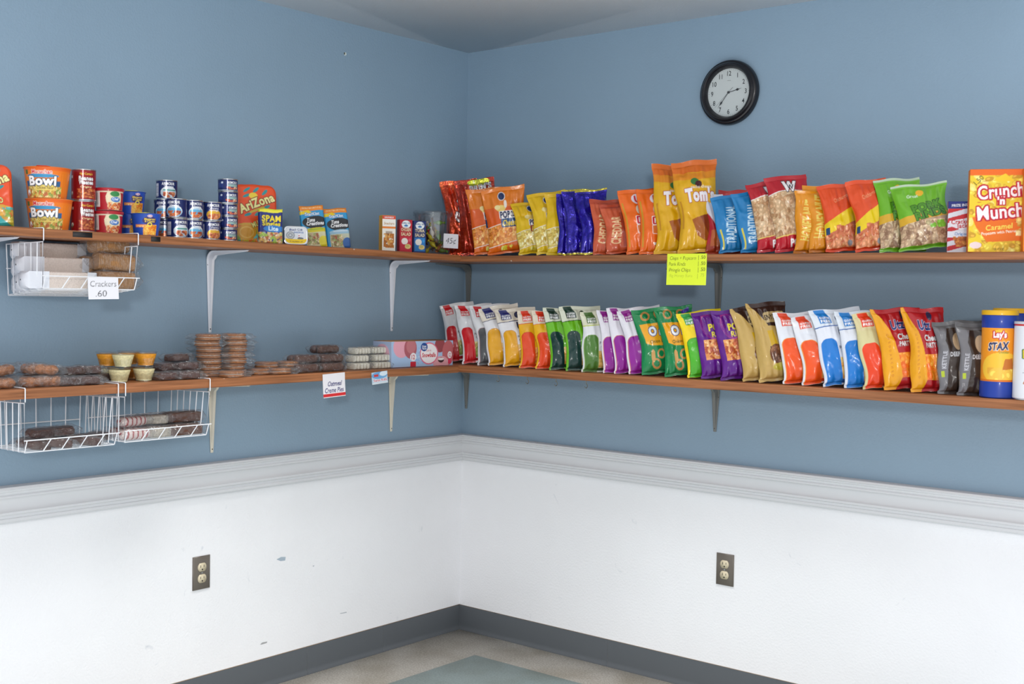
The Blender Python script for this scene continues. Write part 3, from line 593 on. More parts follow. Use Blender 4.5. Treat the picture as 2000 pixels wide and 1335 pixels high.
# sardine tin standing on edge
sd = Art(.085, .068, 'dfe2e6'); sd.t('Beach Cliff', .5, .84, .13, '1c3a7c', .03, fit=.62); sd.t('SARDINES', .62, .68, .11, '1f5fa8', .03, fit=.45); sd.e(.24, .5, .2, .24, '9aa0a6'); sd.ring(.24, .5, .15, .18, 'c6cacc', .7); sd.e(.24, .5, .05, .06, 'd8dadc'); sd.r(.6, .3, .68, .6, 'f0f0f0'); sd.r(.61, .38, .67, .42, 'c83030'); sd.r(.61, .48, .67, .52, 'c83030'); sd.e(.7, .32, .14, .07, '6a7480'); sd.r(0, 0, 1, .27, 'f2cc1c'); sd.t('in soybean oil', .5, .14, .08, '4a3a10', .01, fit=.6)
def flat_tin():
    e = empty('sardine_tin', frame(onL(577, .17), VIEW+.15, .12)); W, H, D = .084, .066, .022; n = 64
    def ring(k, y, inset=0):
        t = np.linspace(0, 2*PI, n, endpoint=False); a, b = W/2-inset, H/2-inset; p = .42
        return np.stack([a*np.sign(np.cos(t))*np.abs(np.cos(t))**p, np.full(n, y), H/2+b*np.sign(np.sin(t))*np.abs(np.sin(t))**p], -1)
    m = MB(); m.grid(np.array([ring(0, -D/2, .006), ring(0, -D/2-.001, .002), ring(0, -D/2, 0), ring(0, D/2, 0), ring(0, D/2, .004), ring(0, D/2, .04)]), lin('d4d6d8'), wrap=True); m.build('tin_body', M['steel'], e, 2)
    U, V = grid2(W, H); s, w = 2*U-1, 2*V-1; k = 1; X = s*(W/2-.004)*np.sqrt(1-.32*w*w*w*w); Z = H/2+w*(H/2-.004)*np.sqrt(1-.32*s**4)
    MB().grid(np.stack([X, X*0-D/2-.0004, Z], -1), sd.at(U, V)).build('tin_lid', M['label'], e)
    return tag(e, 'flat sardine tin standing on edge with silver and yellow lid', 'tin')
flat_tin()
# tuna pouches
def tuna(k):
    a = Art(.088, .14, '2f9ad0'); a.r(0, .88, 1, 1, 'ee8a28'); a.t('5G PROTEIN ON THE GO', .5, .945, .035, 'f6e0b0', .01, fit=.8); a.p([(0, .86), (.35, .9), (.5, .84), (0, .78)], 'f0d020'); a.t('StarKist', .5, .80, .075, 'eaf4fa', .03, fit=.6, out='1f6aa8')
    a.e(.58, .60, .52, .15, '26282c'); a.t('Tuna', .42, .66, .085, 'ffffff', .04, fit=.34, slant=.2); a.t('Creations', .58, .57, .085, 'ffffff', .04, fit=.72, slant=.2)
    a.e(.6, .40, .48, .07, 'd8c82a' if k == 0 else '9cc4d8'); a.r(.3, .41, .9, .445, 'a8c030' if k == 0 else 'c8dcea'); a.r(.14, 0, 1, .36, 'dcd8b0' if k == 0 else 'c8ccb4'); a.e(.42, .2, .30, .15, 'c8b490'); a.blobs(.16, .06, .66, .34, ['b8a070', '8c7a50', '9aa860', 'd8c8a0', 'a0583c'], 110, .0055, 4+k)
    a.e(.85, .12, .2, .14, 'e6d83a' if k == 0 else '3a6ab0'); return a
for px, k, lb in ((616, 0, 'blue and orange tuna pouch with a yellow corner, left of the pair'), (663, 1, 'blue and orange tuna pouch with a blue corner, right of the pair')):
    pouch(lb, 'pouch', 'tuna pouches', frame(onL(px, .13), VIEW+.2, .1, .10), .089, .148, .014, tuna(k), '2f9ad0', 5+k)
# salad kit boxes
def kit(bg, l1, l2, tc, band, fc):
    a = Art(.048, .125, bg); a.e(.5, .86, .36, .12, 'e8eef0'); a.t('BUMBLE BEE', .5, .9, .05, '27447c', .02, fit=.66); a.e(.5, .82, .16, .03, '3a78b8'); a.t(l1, .5, .70, .10, 'f0e0b8', .03, fit=.76, out=tc); a.t(l2, .5, .56, .10, 'f0e0b8', .03, fit=.76, out=tc)
    a.r(.08, .06, .92, .48, band); a.e(.4, .34, .26, .1, 'e8e4dc'); a.r(.2, .26, .6, .34, 'e8e4dc'); a.e(.66, .18, .24, .075, 'e6cc84'); a.e(.64, .2, .17, .045, 'c8b86a'); a.e(.8, .38, .1, .05, fc); return a
kr = kit('b82232', 'CHICKEN', 'SALAD', '9c1a22', 'c22c40', 'd85a6a'); kb = kit('23346e', 'TUNA', 'SALAD', '1a2a5c', '2f7cc0', '3a98d8')
ks = Art(.035, .125, 'b01f2c')
hs = Art(.05, .13, 'f0ece0'); hs.r(0, .9, 1, 1, 'd8503a'); hs.t('HARVEST', .5, .945, .05, 'ffffff', .02, fit=.7); hs.r(.04, .7, .96, .9, 'f4f0e8'); hs.t('Snackers', .5, .78, .07, 'b8863a', .02, fit=.76); hs.r(0, .64, 1, .69, 'e8863a'); hs.blobs(.12, .1, .9, .5, ['b8702c', 'd09a50', '8c4a1c'], 40, .009, 2); hs.r(.25, .5, .75, .56, 'b0a090')
hy = Art(.04, .13, 'e8a83a'); hy.r(.15, .05, .3, .95, 'f0c060'); hy.r(.6, .08, .68, .92, 'c88420')
P = onL(756, .155); carton('snack_box', 'white and yellow snack box left of the red small box', 'box', 'small snack kit boxes', frame(P, -.45), .052, .040, .133, hs, hy, 'e8c060')
P = onL(790, .165); carton('snack_box', 'red chicken salad snack box, middle of the three small boxes', 'box', 'small snack kit boxes', frame(P, -.5), .049, .035, .122, kr, ks, 'b01f2c')
P = onL(817, .168); carton('snack_box', 'navy tuna salad snack box beside the clear jar', 'box', 'small snack kit boxes', frame(P, -.5), .049, .035, .122, kb, Art(.035, .125, '23346e'), '23346e')
# clear jar with wrapped sweets and its price note
P = [.125, -.335, zs('UL', .335)+.0006]
jar = empty('candy_jar', frame(P, VIEW)); MB().lathe([(.0003, .001), (.060, .001), (.064, .004), (.070, .150), (.073, .158), (.076, .160), (.076, .166), (.0735, .166), (.0705, .160), (.0685, .150), (.062, .006), (.0003, .003)], 64).build('jar_body', M['clear'], jar)
MB().lathe([(.0745, .150), (.0775, .152), (.0775, .168), (.074, .171), (.0003, .171)], 64).build('jar_lid', M['clear'], jar)
tag(jar, 'clear plastic lidded jar of wrapped sweets beside the small boxes', 'jar')
rg = random.Random(5)
cm = [flat('sweet_wrapper', c, .3, .1, 80, .4) for c in ('c8b828', '5a8c3a', 'c83a30', 'b8703a', 'd8d0c8', '3a2a24')]
for k in range(26):
    r, t = rg.uniform(.012, .046), rg.uniform(0, 6.28); z = .012+.0045*k
    m = MB(); L = .016; a = np.linspace(-1, 1, 13); prof = [(.0095*math.sqrt(max(.03, 1-(q/.62)**2)) if abs(q) < .6 else .0015+.012*(abs(q)-.6), q*L*1.5) for q in a]
    m.lathe(prof, 12); o = m.build('wrapped_sweet', cm[k % 6]); o.location = (P[0]+r*math.cos(t), P[1]+r*math.sin(t), P[2]+z); o.rotation_euler = (rg.uniform(0, 3), rg.uniform(0, 3), rg.uniform(0, 3))
    tag(o, ('yellow', 'green', 'red', 'caramel brown', 'whitish', 'dark brown')[k % 6]+' twist wrapped sweet inside the clear jar', 'sweet', 'wrapped sweets in the clear jar')
mb = MB().box(-.003, -.0045, .05, .003, .0045, .145, lin('4a2620')); o = mb.build('candy_stick', flat('stick_wrapper', '4a2a28', .35, 0, 60, .3)); o.location = (P[0]+.035, P[1]-.012, P[2]); o.rotation_euler = (.12, -.1, .3); tag(o, 'dark brown stick sweet standing upright inside the clear jar', 'sweet')
a45 = Art(.062, .058, 'd6d4da'); a45.t('45¢', .5, .52, .42, '2c2c34', -.012, fit=.68, slant=.15)
Pn = [.207, -.318, zs('UL', .3)+.026]; card('price_note', 'small white 45 cent note on the front of the clear jar', 'note', frame(Pn, -.55, .02, -.03), .060, .056, a45, .001)
# black tape on the edge of the upper left board
for px0, px1, lb in ((142, 180, 'longer strip of black tape on the shelf edge, below the red cans'), (295, 313, 'short strip of black tape on the shelf edge, below the blue cans')):
    y0, y1 = hit(px0, 456, 0, DL)[1], hit(px1, 460, 0, DL)[1]; z = zs('UL', -y0)
    o = MB().box(DL+.0002, y0, z-.0185, DL+.0011, y1, z-.0035).build('tape_strip', flat('black_tape', '1d1a1a', .5, 0, 90, .4), None, False); tag(o, lb, 'tape', 'black tape on the shelf edge')
# ------------------------------------------------------------------ lower left shelf: wrapped pastries
def dup(root, mw, label, group=None):
    r = root.copy(); C.objects.link(r); r.matrix_world = mw; r['label'] = label
    if group: r['group'] = group
    for ch in list(root.children):
        c = ch.copy(); C.objects.link(c); c.parent = r; c.matrix_parent_inverse = ch.matrix_parent_inverse.copy()
    return r
def rbox(m, L, W, H, r=.006, z0=0, col=(.8, .8, .8), bumpy=0, seed=0, p=.35, nx=36, x0=0, y0=0):
    rg = np.random.RandomState(seed); ph = rg.uniform(0, 6, 6)
    th = np.linspace(0, 2*PI, nx, endpoint=False); la = np.linspace(-PI/2+.001, PI/2-.001, 18); T, A = np.meshgrid(th, la)
    f = lambda q: np.sign(q)*np.abs(q)**p
    X = L/2*f(np.cos(A))*f(np.cos(T)); Y = W/2*f(np.cos(A))*f(np.sin(T)); Z = H/2*f(np.sin(A))
    k = 1+bumpy*(np.sin(3*T+ph[0])*np.cos(4*A+ph[1])+.5*np.sin(9*T+ph[2]+5*A))
    m.grid(np.stack([X*k+x0, Y*k+y0, Z*k+H/2+z0], -1), np.array(col), wrap=True); return m
FOOD = {}
def food(key, hexc, rough=.55, bs=200, var=.18):
    if key not in FOOD: FOOD[key] = flat(key, hexc, rough, 0, bs, .6, var, .003)
    return FOOD[key]
def wrapmesh(L, W, H, seed, fin=.018, slack=1.12):
    rg = np.random.RandomState(seed); ph = rg.uniform(0, 6, 8); m = MB(); n = 40; S = np.linspace(-1, 1, 34); g = []
    for s in S:
        x = s*(L/2*1.04+fin); e = min(1, max(0, (L/2*1.04+fin-abs(x))/fin)); e = e**.8; th = np.linspace(0, 2*PI, n, endpoint=False)
        f = lambda q: np.sign(q)*np.abs(q)**.5
        wv = 1+.07*np.sin(5*th+ph[0]+4*s)+.05*np.sin(9*th+ph[1]-7*s)+.04*np.sin(13*th+ph[2]+11*s)
        Y = W/2*slack*(.9+.1*e)*f(np.cos(th))*wv; Z = (H/2*slack*e*wv+.0006)*f(np.sin(th))+(.003*np.sin(7*f(np.cos(th))+ph[3]))*(1-e)
        g.append(np.stack([np.full(n, x)+.003*np.sin(3*th+ph[4])*(1-e), Y, np.maximum(Z+H/2*1.0+.0006, .0004)], -1))
    return m.grid(np.array(g), wrap=True)
def proto(kind, seed=0):
    e = empty('wrapped_pastry')
    if kind == 'pie':
        for nm, z0, key, hx, R, h in (('cookie', 0, 'oat_cookie', 'a8682f', .041, .0085), ('cream_filling', .0078, 'pastry_cream', 'e6dccb', .037, .0035), ('cookie', .0105, 'oat_cookie', 'a8682f', .041, .0085)):
            pr = [(.0003, z0), (R*.9, z0), (R, z0+h*.35), (R*.99, z0+h*.7), (R*.88, z0+h), (.0003, z0+h*1.05)]; MB().lathe(pr, 36).build(nm, food(key, hx, .7, 260, .25), e)
        wrapmesh(.082, .084, .019, seed, .02, 1.1).build('wrapper', M['film'], e); tag(e, 'x', 'pastry'); return e
    if kind in ('brownie', 'cake'):
        rbox(MB(), .075, .052, .021, col=(.1, .1, .1), bumpy=.02, seed=seed).build('brownie_cake', food('dark_brownie', '4c2b22' if kind == 'brownie' else '3a231f', .5), e)
        rbox(MB(), .070, .047, .005, z0=.0185, bumpy=.04, seed=seed+3).build('icing', food('chocolate_icing', '52302a', .3, 120), e)
        wrapmesh(.078, .055, .024, seed).build('wrapper', M['film'], e); tag(e, 'x', 'pastry'); return e
    if kind == 'bun':
        m = MB(); n, k = 30, 14
        T, A = np.meshgrid(np.linspace(0, 2*PI, n, endpoint=False), np.linspace(0, 2*PI, k)); R, r = .022, .0135
        m.grid(np.stack([(R+r*np.cos(A))*np.cos(T)*1.1, (R+r*np.cos(A))*np.sin(T)*.85, r*np.sin(A)*(1+.1*np.sin(5*T))+r], -1), wrap=True); m.build('glazed_ring', food('glazed_dough', 'a86a3c', .35, 120, .25), e)
        wrapmesh(.078, .064, .028, seed).build('wrapper', M['film'], e); tag(e, 'x', 'pastry'); return e
    if kind == 'roll':
        for yy in (-.0155, .0155):
            m = MB(); R = .0145; S = np.linspace(-1, 1, 16); th = np.linspace(0, 2*PI, 22, endpoint=False); g = [np.stack([np.full(22, s*.048), yy+R*(1 if abs(s) < .95 else .85)*np.cos(th), R+R*(1 if abs(s) < .95 else .85)*np.sin(th)*(1+.02*math.sin(s*9))], -1) for s in S]
            g = [np.stack([np.full(22, -.048), yy+.0003*np.cos(th), R+.0003*np.sin(th)], -1)]+g+[np.stack([np.full(22, .048), yy+.0003*np.cos(th), R+.0003*np.sin(th)], -1)]
            m.grid(np.array(g), wrap=True).build('chocolate_roll', food('chocolate_coating', '5c3828', .38, 90, .12), e)
        wrapmesh(.100, .064, .0285, seed, .014, 1.07).build('wrapper', M['film'], e); tag(e, 'x', 'pastry'); return e
    if kind == 'zebra':
        for i in range(5):
            m = rbox(MB(), .0128, .05, .0235, bumpy=.03, seed=seed+i, nx=24, x0=-.031+i*.0155); m.build('cream_cake', food('white_icing', 'ebe5d4', .45, 160, .1), e)
        wrapmesh(.080, .055, .025, seed, .010, 1.06).build('wrapper', M['film'], e); tag(e, 'x', 'pastry'); return e
    if kind == 'sleeve':
        m = MB(); S = np.linspace(0, 1, 79); g = []
        for i, s in enumerate(S):
            h = .0235+(.0007 if i % 2 else 0); c = .0025; g.append([(-.1+.2*s, a, b+.0245) for a, b in ((-h, -h+c), (-h+c, -h), (h-c, -h), (h, -h+c), (h, h-c), (h-c, h), (-h+c, h), (-h, h-c))])
        m.grid(np.array(g), wrap=True); m.tri += [list(range(8)), [78*8+i for i in range(8)][::-1]]; m.build('cracker_stack', food('pale_cracker', 'dccfc6', .7, 200, .04), e)
        m = MB(); m.grid(np.array([[(x, a, b+.0245) for a, b in ((-h, -h), (0, -h-.0003), (h, -h), (h, 0), (h, h), (0, h+.0003), (-h, h), (-h, 0))] for x, h in ((-.1185, .002), (-.116, .015), (-.106, .0243), (-.06, .0246), (-.045, .0249))]), wrap=True); wx = flat('waxed_paper', 'e4e8f0', .35, 0, 60, .5); m.build('waxed_wrapper', wx, e, 2)
        m = MB(); m.grid(np.array([[(x, a, b+.0245) for a, b in ((-h, -h), (0, -h-.0003), (h, -h), (h, 0), (h, h), (0, h+.0003), (-h, h), (-h, 0))] for x, h in ((.075, .0249), (.09, .0246), (.105, .0243), (.108, .012))]), wrap=True)
        m.build('waxed_wrapper', wx, e, 2); tag(e, 'x', 'crackers'); return e
    if kind == 'brown_pack':
        m = MB(); g = []
        for i, s in enumerate(np.linspace(0, 1, 41)):
            h = .025+(.0012 if i % 2 else 0); th = np.linspace(0, 2*PI, 24, endpoint=False); f = lambda q: np.sign(q)*np.abs(q)**.6; g.append(np.stack([np.full(24, -.058+.116*s), h*f(np.cos(th)), h*f(np.sin(th))+.0265], -1))
        m.grid(np.array(g), wrap=True); m.tri += [list(range(24)), [40*24+i for i in range(24)][::-1]]; m.build('cracker_stack', food('brown_cracker', 'a87a4a', .6, 200, .12), e, 2)
        wrapmesh(.122, .053, .053, seed, .022, 1.03).build('wrapper', M['film'], e); tag(e, 'x', 'crackers'); return e
    if kind == 'striped':
        m = MB(); U, V = np.meshgrid(np.linspace(0, 1, 60), np.linspace(0, 2*PI, 24)); f = lambda q: np.sign(q)*np.abs(q)**.7; st = (np.sin(U*2*PI*6+V) > .55)[..., None]
        env = (1-np.abs(2*U-1)**6)**.5+.02; P = np.stack([(U-.5)*.105, .024*env*f(np.cos(V)), .015*env*f(np.sin(V))+.0155], -1); m.grid(P, np.where(st, lin('a8474a'), lin('e2d2cc'))); m.build('striped_cake', M['cup'], e)
        wrapmesh(.106, .052, .031, seed, .012, 1.06).build('wrapper', M['film'], e); tag(e, 'x', 'pastry'); return e
    if kind == 'pale':
        rbox(MB(), .085, .05, .028, bumpy=.03, seed=seed).build('pale_cake', food('pale_sponge', 'b9b0a2', .6, 150), e); wrapmesh(.088, .055, .03, seed, .016, 1.1).build('wrapper', M['film'], e); tag(e, 'x', 'pastry'); return e
    if kind == 'log':
        rbox(MB(), .120, .050, .032, bumpy=.008, seed=seed, p=.25).build('chocolate_bar_cake', food('chocolate_coating', '4f3028', .4, 90, .1), e); wrapmesh(.122, .053, .033, seed, .012, 1.04).build('wrapper', M['film'], e); tag(e, 'x', 'pastry'); return e
_first = {}
def put(kind, loc, a, label, group=None, roll=0, lean=0, var=0):
    mw = frame(loc, a, lean, roll); k = (kind, var)
    if k not in _first:
        e = proto(kind, 11+7*var); e.name = 'cracker_pack' if kind in ('sleeve', 'brown_pack') else 'wrapped_pastry'; e.matrix_world = mw; e['label'] = label
        if group: e['group'] = group
        _first[k] = e; return e
    return dup(_first[k], mw, label, group)
def messy(k, i): return dict(lean=((i*37) % 7-3)*.035, roll=((i*53) % 9-4)*.03) if k else {}
def L(px, depth, lev=0, py=735): P = onL(px, depth, 'LL', py); P[2] += lev; return P
rg = random.Random(9)
for i, (px, d, lv, a, lb) in enumerate(((-6, .10, 0, .2, 'brown glazed ring cake at the left photo edge, bottom one at the back'), (2, .17, 0, -.2, 'brown glazed ring cake at the left photo edge, bottom one at the front'), (4, .12, .030, .3, 'brown glazed ring cake at the left photo edge, top of the heap'),
    (62, .17, 0, .1, 'glazed ring cake in clear wrap, front row left of the heap by the brownies'), (97, .175, 0, -.15, 'glazed ring cake in clear wrap, front row right of the heap by the brownies'), (60, .095, 0, .3, 'glazed ring cake in clear wrap, back row left of the heap by the brownies'), (98, .10, 0, -.4, 'glazed ring cake in clear wrap, back row right of the heap by the brownies'), (64, .12, .030, .1, 'glazed ring cake in clear wrap, upper left of the heap by the brownies'), (86, .15, .030, -.3, 'glazed ring cake in clear wrap, upper right of the heap by the brownies'))):
    put('bun', L(px, d, lv+(.003 if lv else 0)), a, lb, 'wrapped glazed ring cakes', var=i % 2, **messy(lv, i))
for i, (px, d, lv, a, lb) in enumerate(((133, .185, 0, .1, 'front left'), (167, .19, 0, -.2, 'front right'), (128, .115, 0, .3, 'back left'), (165, .12, 0, -.1, 'back middle'), (198, .115, 0, .2, 'back right'), (140, .14, .026, .2, 'upper left'), (170, .13, .026, -.15, 'upper right'))):
    put('brownie', L(px, d, lv), a, 'dark brownie in clear wrap, %s of the heap left of the sauce cups' % lb, 'wrapped brownies left of the sauce cups', var=i % 2, **messy(lv, i))
# lidded sauce cups
def sauce(px, d, lv, kind, label):
    e = empty('sauce_cup', frame(L(px, d, lv), VIEW)); R0, R1, H = .0235, .0335, .044; c = {'cream': 'd9cfa0', 'orange': 'dd9420', 'amber': 'c07a20'}[kind]
    MB().lathe([(.0003, .0012), (R0-.0006, .0016)]+[(R0-.0006+(R1-R0)*q, .0016+H*.8*q) for q in np.linspace(0, 1, 8)]+[(R1*.7, H*.84), (.0003, H*.83)], 40).build('sauce', food('sauce_'+kind, c, .5, 140, .12), e)
    MB().lathe([(.0003, 0), (R0, 0)]+[(R0+(R1-R0)*q, H*.95*q) for q in np.linspace(0, 1, 6)]+[(R1+.002, H*.95)], 48).build('cup_shell', M['clear'], e)
    MB().lathe([(R1+.0022, H*.94), (R1+.003, H*.95), (R1+.003, H), (R1-.001, H+.0004), (R1-.003, H-.001), (.0003, H-.001)], 48).build('lid', M['clear'], e, 2)
    tag(e, label, 'sauce cup', 'lidded sauce cups')
for a in ((210, .085, 0, 'cream', 'cream sauce cup at the back left of the bottom layer'), (262, .085, 0, 'amber', 'amber sauce cup at the back of the bottom layer, between the two front cream cups'), (233, .17, 0, 'cream', 'cream sauce cup at the front left of the bottom layer'), (281, .168, 0, 'cream', 'cream sauce cup at the front right of the bottom layer'),
    (210, .105, .045, 'orange', 'orange sauce cup at the left of the top layer'), (252, .075, .045, 'orange', 'orange sauce cup behind the others in the top layer'), (240, .165, .045, 'cream', 'cream sauce cup in the middle of the top layer'), (284, .150, .045, 'orange', 'orange sauce cup at the right of the top layer')): sauce(*a)
for i, (px, d, lv, a, lb) in enumerate(((322, .18, 0, .1, 'front left'), (365, .185, 0, -.15, 'front right'), (318, .10, 0, .2, 'back left'), (358, .10, 0, -.2, 'back right'), (324, .13, .026, .2, 'second layer left'), (362, .14, .026, -.1, 'second layer right'), (345, .12, .052, .3, 'top'))):
    put('brownie', L(px, d, lv), a, 'dark brownie in clear wrap, %s of the heap beside the pies' % lb, 'wrapped brownies beside the cream pies', var=2+i % 2, **messy(lv, i))
names = ['bottom', 'second', 'third', 'fourth', 'fifth', 'sixth', 'top']
for col, (px, d) in enumerate(((406, .125), (456, .135))):
    for k in range(7):
        put('pie', [v+o for v, o in zip(L(px+rg.uniform(-3, 3), d+rg.uniform(-.007, .007)), (0, 0, k*.0198))], rg.uniform(-.5, .5), 'oatmeal cream pie in clear wrap, %s from the bottom of the %s stack' % (names[k], ('left', 'right')[col]) if k not in (0, 6) else 'oatmeal cream pie in clear wrap, %s of the %s stack' % (names[k], ('left', 'right')[col]), 'stacked oatmeal cream pies', var=k % 3)
put('pie', L(452, .193), .15, 'oatmeal cream pie in clear wrap lying at the shelf front before the two stacks', None, lean=0, var=1)
for px, d, lv, a, lb in ((505, .15, 0, .1, 'left one lying flat'), (545, .175, 0, -.2, 'middle one lying flat'), (578, .15, 0, .3, 'right one lying flat'), (520, .12, .019, .2, 'upper left one'), (562, .13, .0195, -.3, 'upper right one')):
    put('pie', L(px, d, lv), a, 'flat brown pastry in clear wrap between cream pies and chocolate rolls, '+lb, 'flat wrapped pastries', var=int(px) % 3)
for px, d, lv, a, lb in ((592, .165, 0, 0, 'bottom left front'), (642, .170, 0, .03, 'bottom right front'), (588, .09, 0, .05, 'bottom left back'), (640, .09, 0, -.03, 'bottom right back'), (590, .14, .030, .05, 'middle layer left'), (641, .15, .030, -.05, 'middle layer right'), (633, .11, .060, .1, 'top layer')):
    put('roll', L(px, d, lv), a, 'pair of chocolate rolls in clear wrap, %s of the chocolate heap' % lb, 'wrapped chocolate rolls', var=int(px) % 2)
for px, d, lv, a, lb in ((699, .165, 0, 0, 'bottom left'), (740, .165, 0, 0, 'bottom right'), (697, .150, .027, .03, 'middle left'), (740, .155, .027, -.03, 'middle right'), (701, .135, .054, .05, 'top left'), (732, .135, .054, -.02, 'top right')):
    put('zebra', L(px, d, lv), a, 'white iced cakes in clear wrap, %s of the white stack' % lb, 'wrapped white iced cakes', var=int(px) % 2)
# long pink and blue box
sb = Art(.332, .100, 'a8c4e4'); sb.blobs(.3, .1, .75, .95, ['8fb4e0', 'b8d0ec'], 60, .006, 1); sb.e(.16, .78, .13, .42, 'e8a8b8'); sb.e(.30, .72, .10, .40, 'b0606a'); sb.e(.31, .8, .075, .28, 'c47a80'); sb.e(.78, .82, .085, .30, '9a4a50'); sb.e(.92, .5, .10, .5, 'c0686c'); sb.e(.80, .1, .13, .28, 'e0a4ac'); sb.e(.8, .22, .05, .10, '3a2428'); sb.e(.8, .26, .05, .05, 'f0e8e8')
sb.r(.30, 0, .39, .2, 'c8283c'); sb.r(.92, .06, .97, .26, 'd83a5c'); sb.e(.345, .38, .05, .16, 'f2eef0'); sb.t('12', .345, .38, .18, 'c8384c', .04, fit=.05); sb.e(.945, .42, .035, .14, 'f2eef0'); sb.t('12', .945, .42, .16, 'c8384c', .04, fit=.035)
sb.e(.60, .5, .15, .44, 'e0708c'); sb.e(.60, .5, .135, .39, 'f2eef0'); sb.t('Snowballs', .60, .44, .17, 'c81e34', .05, fit=.22); sb.t('pink', .60, .62, .08, 'd88a98', .02, fit=.08); sb.e(.52, .76, .055, .17, '1f4a94'); sb.t('Great', .52, .79, .08, 'ffffff', .03, fit=.07); sb.t('Value', .52, .70, .08, 'ffffff', .03, fit=.07)
sd2 = Art(.11, .10, 'a8b8d4'); sd2.e(.5, .5, .4, .4, 'd8a8b8'); P = [.145, -.452, zs('LL', .35)+.0012]
carton('cake_box', 'long pink and blue box of snow cakes near the corner', 'box', None, frame(P, -.03), .332, .10, .097, sb, sd2, 'a8825c')

# ------------------------------------------------------------------ hanging signs and price cards
og = Art(.104, .083, 'e6e4e8'); og.t('Oatmeal', .53, .57, .2, '24246c', .03, fit=.62, slant=.2); og.t('Creme Pies', .5, .30, .2, '24246c', .03, fit=.84, slant=.2); og.r(0, .03, 1, .15, 'd02c30'); og.r(0, 0, 1, .03, 'ececec')
y = hit(653, 750, 0, DL+.002)[1]; card('shelf_sign', 'white card reading Oatmeal Creme Pies hanging from the lower left shelf edge', 'sign', frame([DL+.0022, y, zs('LL', -y)-.086], 0, 0, .04), .104, .083, og, .003)
sr = Art(.078, .044, 'b8cfe0'); sr.e(.5, .7, .5, .3, '6aa4d4'); sr.e(.75, .8, .25, .2, 'd8e6f0'); sr.r(.14, .6, .42, .8, 'c83a3c'); sr.t('Swiss Rolls', .53, .3, .2, 'c02c44', .03, fit=.85, out='f0f0f4'); sr.r(0, 0, 1, .1, 'd8e0e4')
y = hit(742, 737, 0, DL+.002)[1]; card('shelf_sign', 'small blue and white picture card hanging from the lower left shelf edge', 'sign', frame([DL+.0022, y, zs('LL', -y)-.050], 0, 0, .07), .080, .044, sr, .002)
ck = Art(.100, .062, 'e8e8ee'); ck.t('Crackers', .5, .70, .27, '2a2a34', -.012, fit=.86, slant=.1); ck.t('.60', .42, .26, .30, '2a2a34', -.012, fit=.36, slant=.1)
ye = Art(.155, .122, 'e4f63c')
for i, (t, pr, c) in enumerate((('Chips + Popcorn', '.50', '3c4a1c'), ('Pork Rinds', '.50', '4a5a20'), ('Pringle Chips', '.50', '46541e'))):
    v = .86-i*.19; ye.t(t, .40 if i == 0 else (.26 if i == 1 else .33), v, .12, c, -.006, fit=(.66, .42, .54)[i], slant=.1); ye.t(pr, .90, v+.02, .11, c, .01, fit=.12); ye.r(.785, v-.08, .793, v+.08, c)
ye.t('Big Honey Buns', .36, .30, .10, 'b8cc34', -.01, fit=.58, slant=.1); ye.t('.75', .89, .32, .1, 'b4c834', 0, fit=.1); ye.r(.78, .2, .788, .36, 'a8bc30')
x = hit(1341, 525, 1, -DR-.002)[0]; card('price_card', 'fluorescent yellow handwritten price card hanging from the upper right shelf edge', 'price card', frame([x, -DR-.0022, zs('UR', x)-.104], -PI/2, 0, 0), .155, .106, ye, .003)

# ------------------------------------------------------------------ wire baskets slid onto the left shelves
def basket(key, px0, px1, zb, label, th, drop=0.):
    y0 = hit(px0, 450 if key == 'UL' else 770, 0, DL)[1]; y1 = hit(px1, 450 if key == 'UL' else 770, 0, DL)[1]; Lh = y1-y0; z0 = zs(key, -(y0+y1)/2); e = empty('wire_basket', loc=(0, y0, z0)); r = .0017; D = DL+.006; B = .035
    T = -th-.012; Hb = zb-z0
    def add(name, tubes):
        m = MB()
        for t in tubes: m.tube(t, r, 6)
        return m.build(name, M['wire'], e)
    for s in (0, Lh): add('hanger_arm', [[(.07, s, .0024), (D-.002, s, .0024), (D, s, 0), (D, s, T+.004), (D-.003, s, T), (B, s, T-.004)]])
    slope = .0
    for s, k in ((0, .005), (Lh, Lh-.005)):
        w = [[(B, s, T-.004), (B+.003, k, Hb-drop), (D-.012, k, Hb), (D-.004, s, T)]]
        for i in range(1, 6): q = i/6; w.append([(B+(D-B)*q, s, T-.004*(1-q)), (B+.003+(D-.016-B)*q, k, Hb-drop*(1-q))])
        add('side_grid', w)
    add('bottom_grid', [[(B+.003+(D-.016-B)*i/6, .005, Hb-.0012-drop*(1-i/6)), (B+.003+(D-.016-B)*i/6, Lh-.005, Hb-.0012-drop*(1-i/6))] for i in range(7)])
    w = [[(B, 0, T-.004), (B, Lh, T-.004)], [(B, 0, (T+Hb)/2-.01), (B, Lh, (T+Hb)/2-.01)]]
    for i in range(1, 6): w.append([(B, Lh*i/6, T-.004), (B+.003, .005+(Lh-.01)*i/6, Hb-drop)])
    add('back_grid', w)
    w = [[(D+.002, -.004, Hb+.034), (D+.002, Lh+.004, Hb+.034)]]
    for i in range(0, 6): w.append([(D-.012, .005+(Lh-.01)*i/5, Hb), (D+.002, .005+(Lh-.01)*i/5+(.016 if 0 < i < 5 else 0), Hb+.034)])
    add('front_lip', w); tag(e, label, 'wire basket', 'white wire under shelf baskets'); return y0, y1, zb
zbU = hit(92, 562, 0, DL-.006)[2]; zbA = hit(50, 883, 0, DL-.006)[2]; zbB = hit(250, 862, 0, DL-.006)[2]
basket('UL', 83, 268, zbU, 'white wire basket of crackers hanging under the upper left shelf', .024, .022)
basket('LL', 47, 229, zbA, 'white wire basket of dark cakes under the lower left shelf, left one', .028)
basket('LL', 243, 408, zbB, 'white wire basket of striped and brown cakes under the lower left shelf, right one', .028)
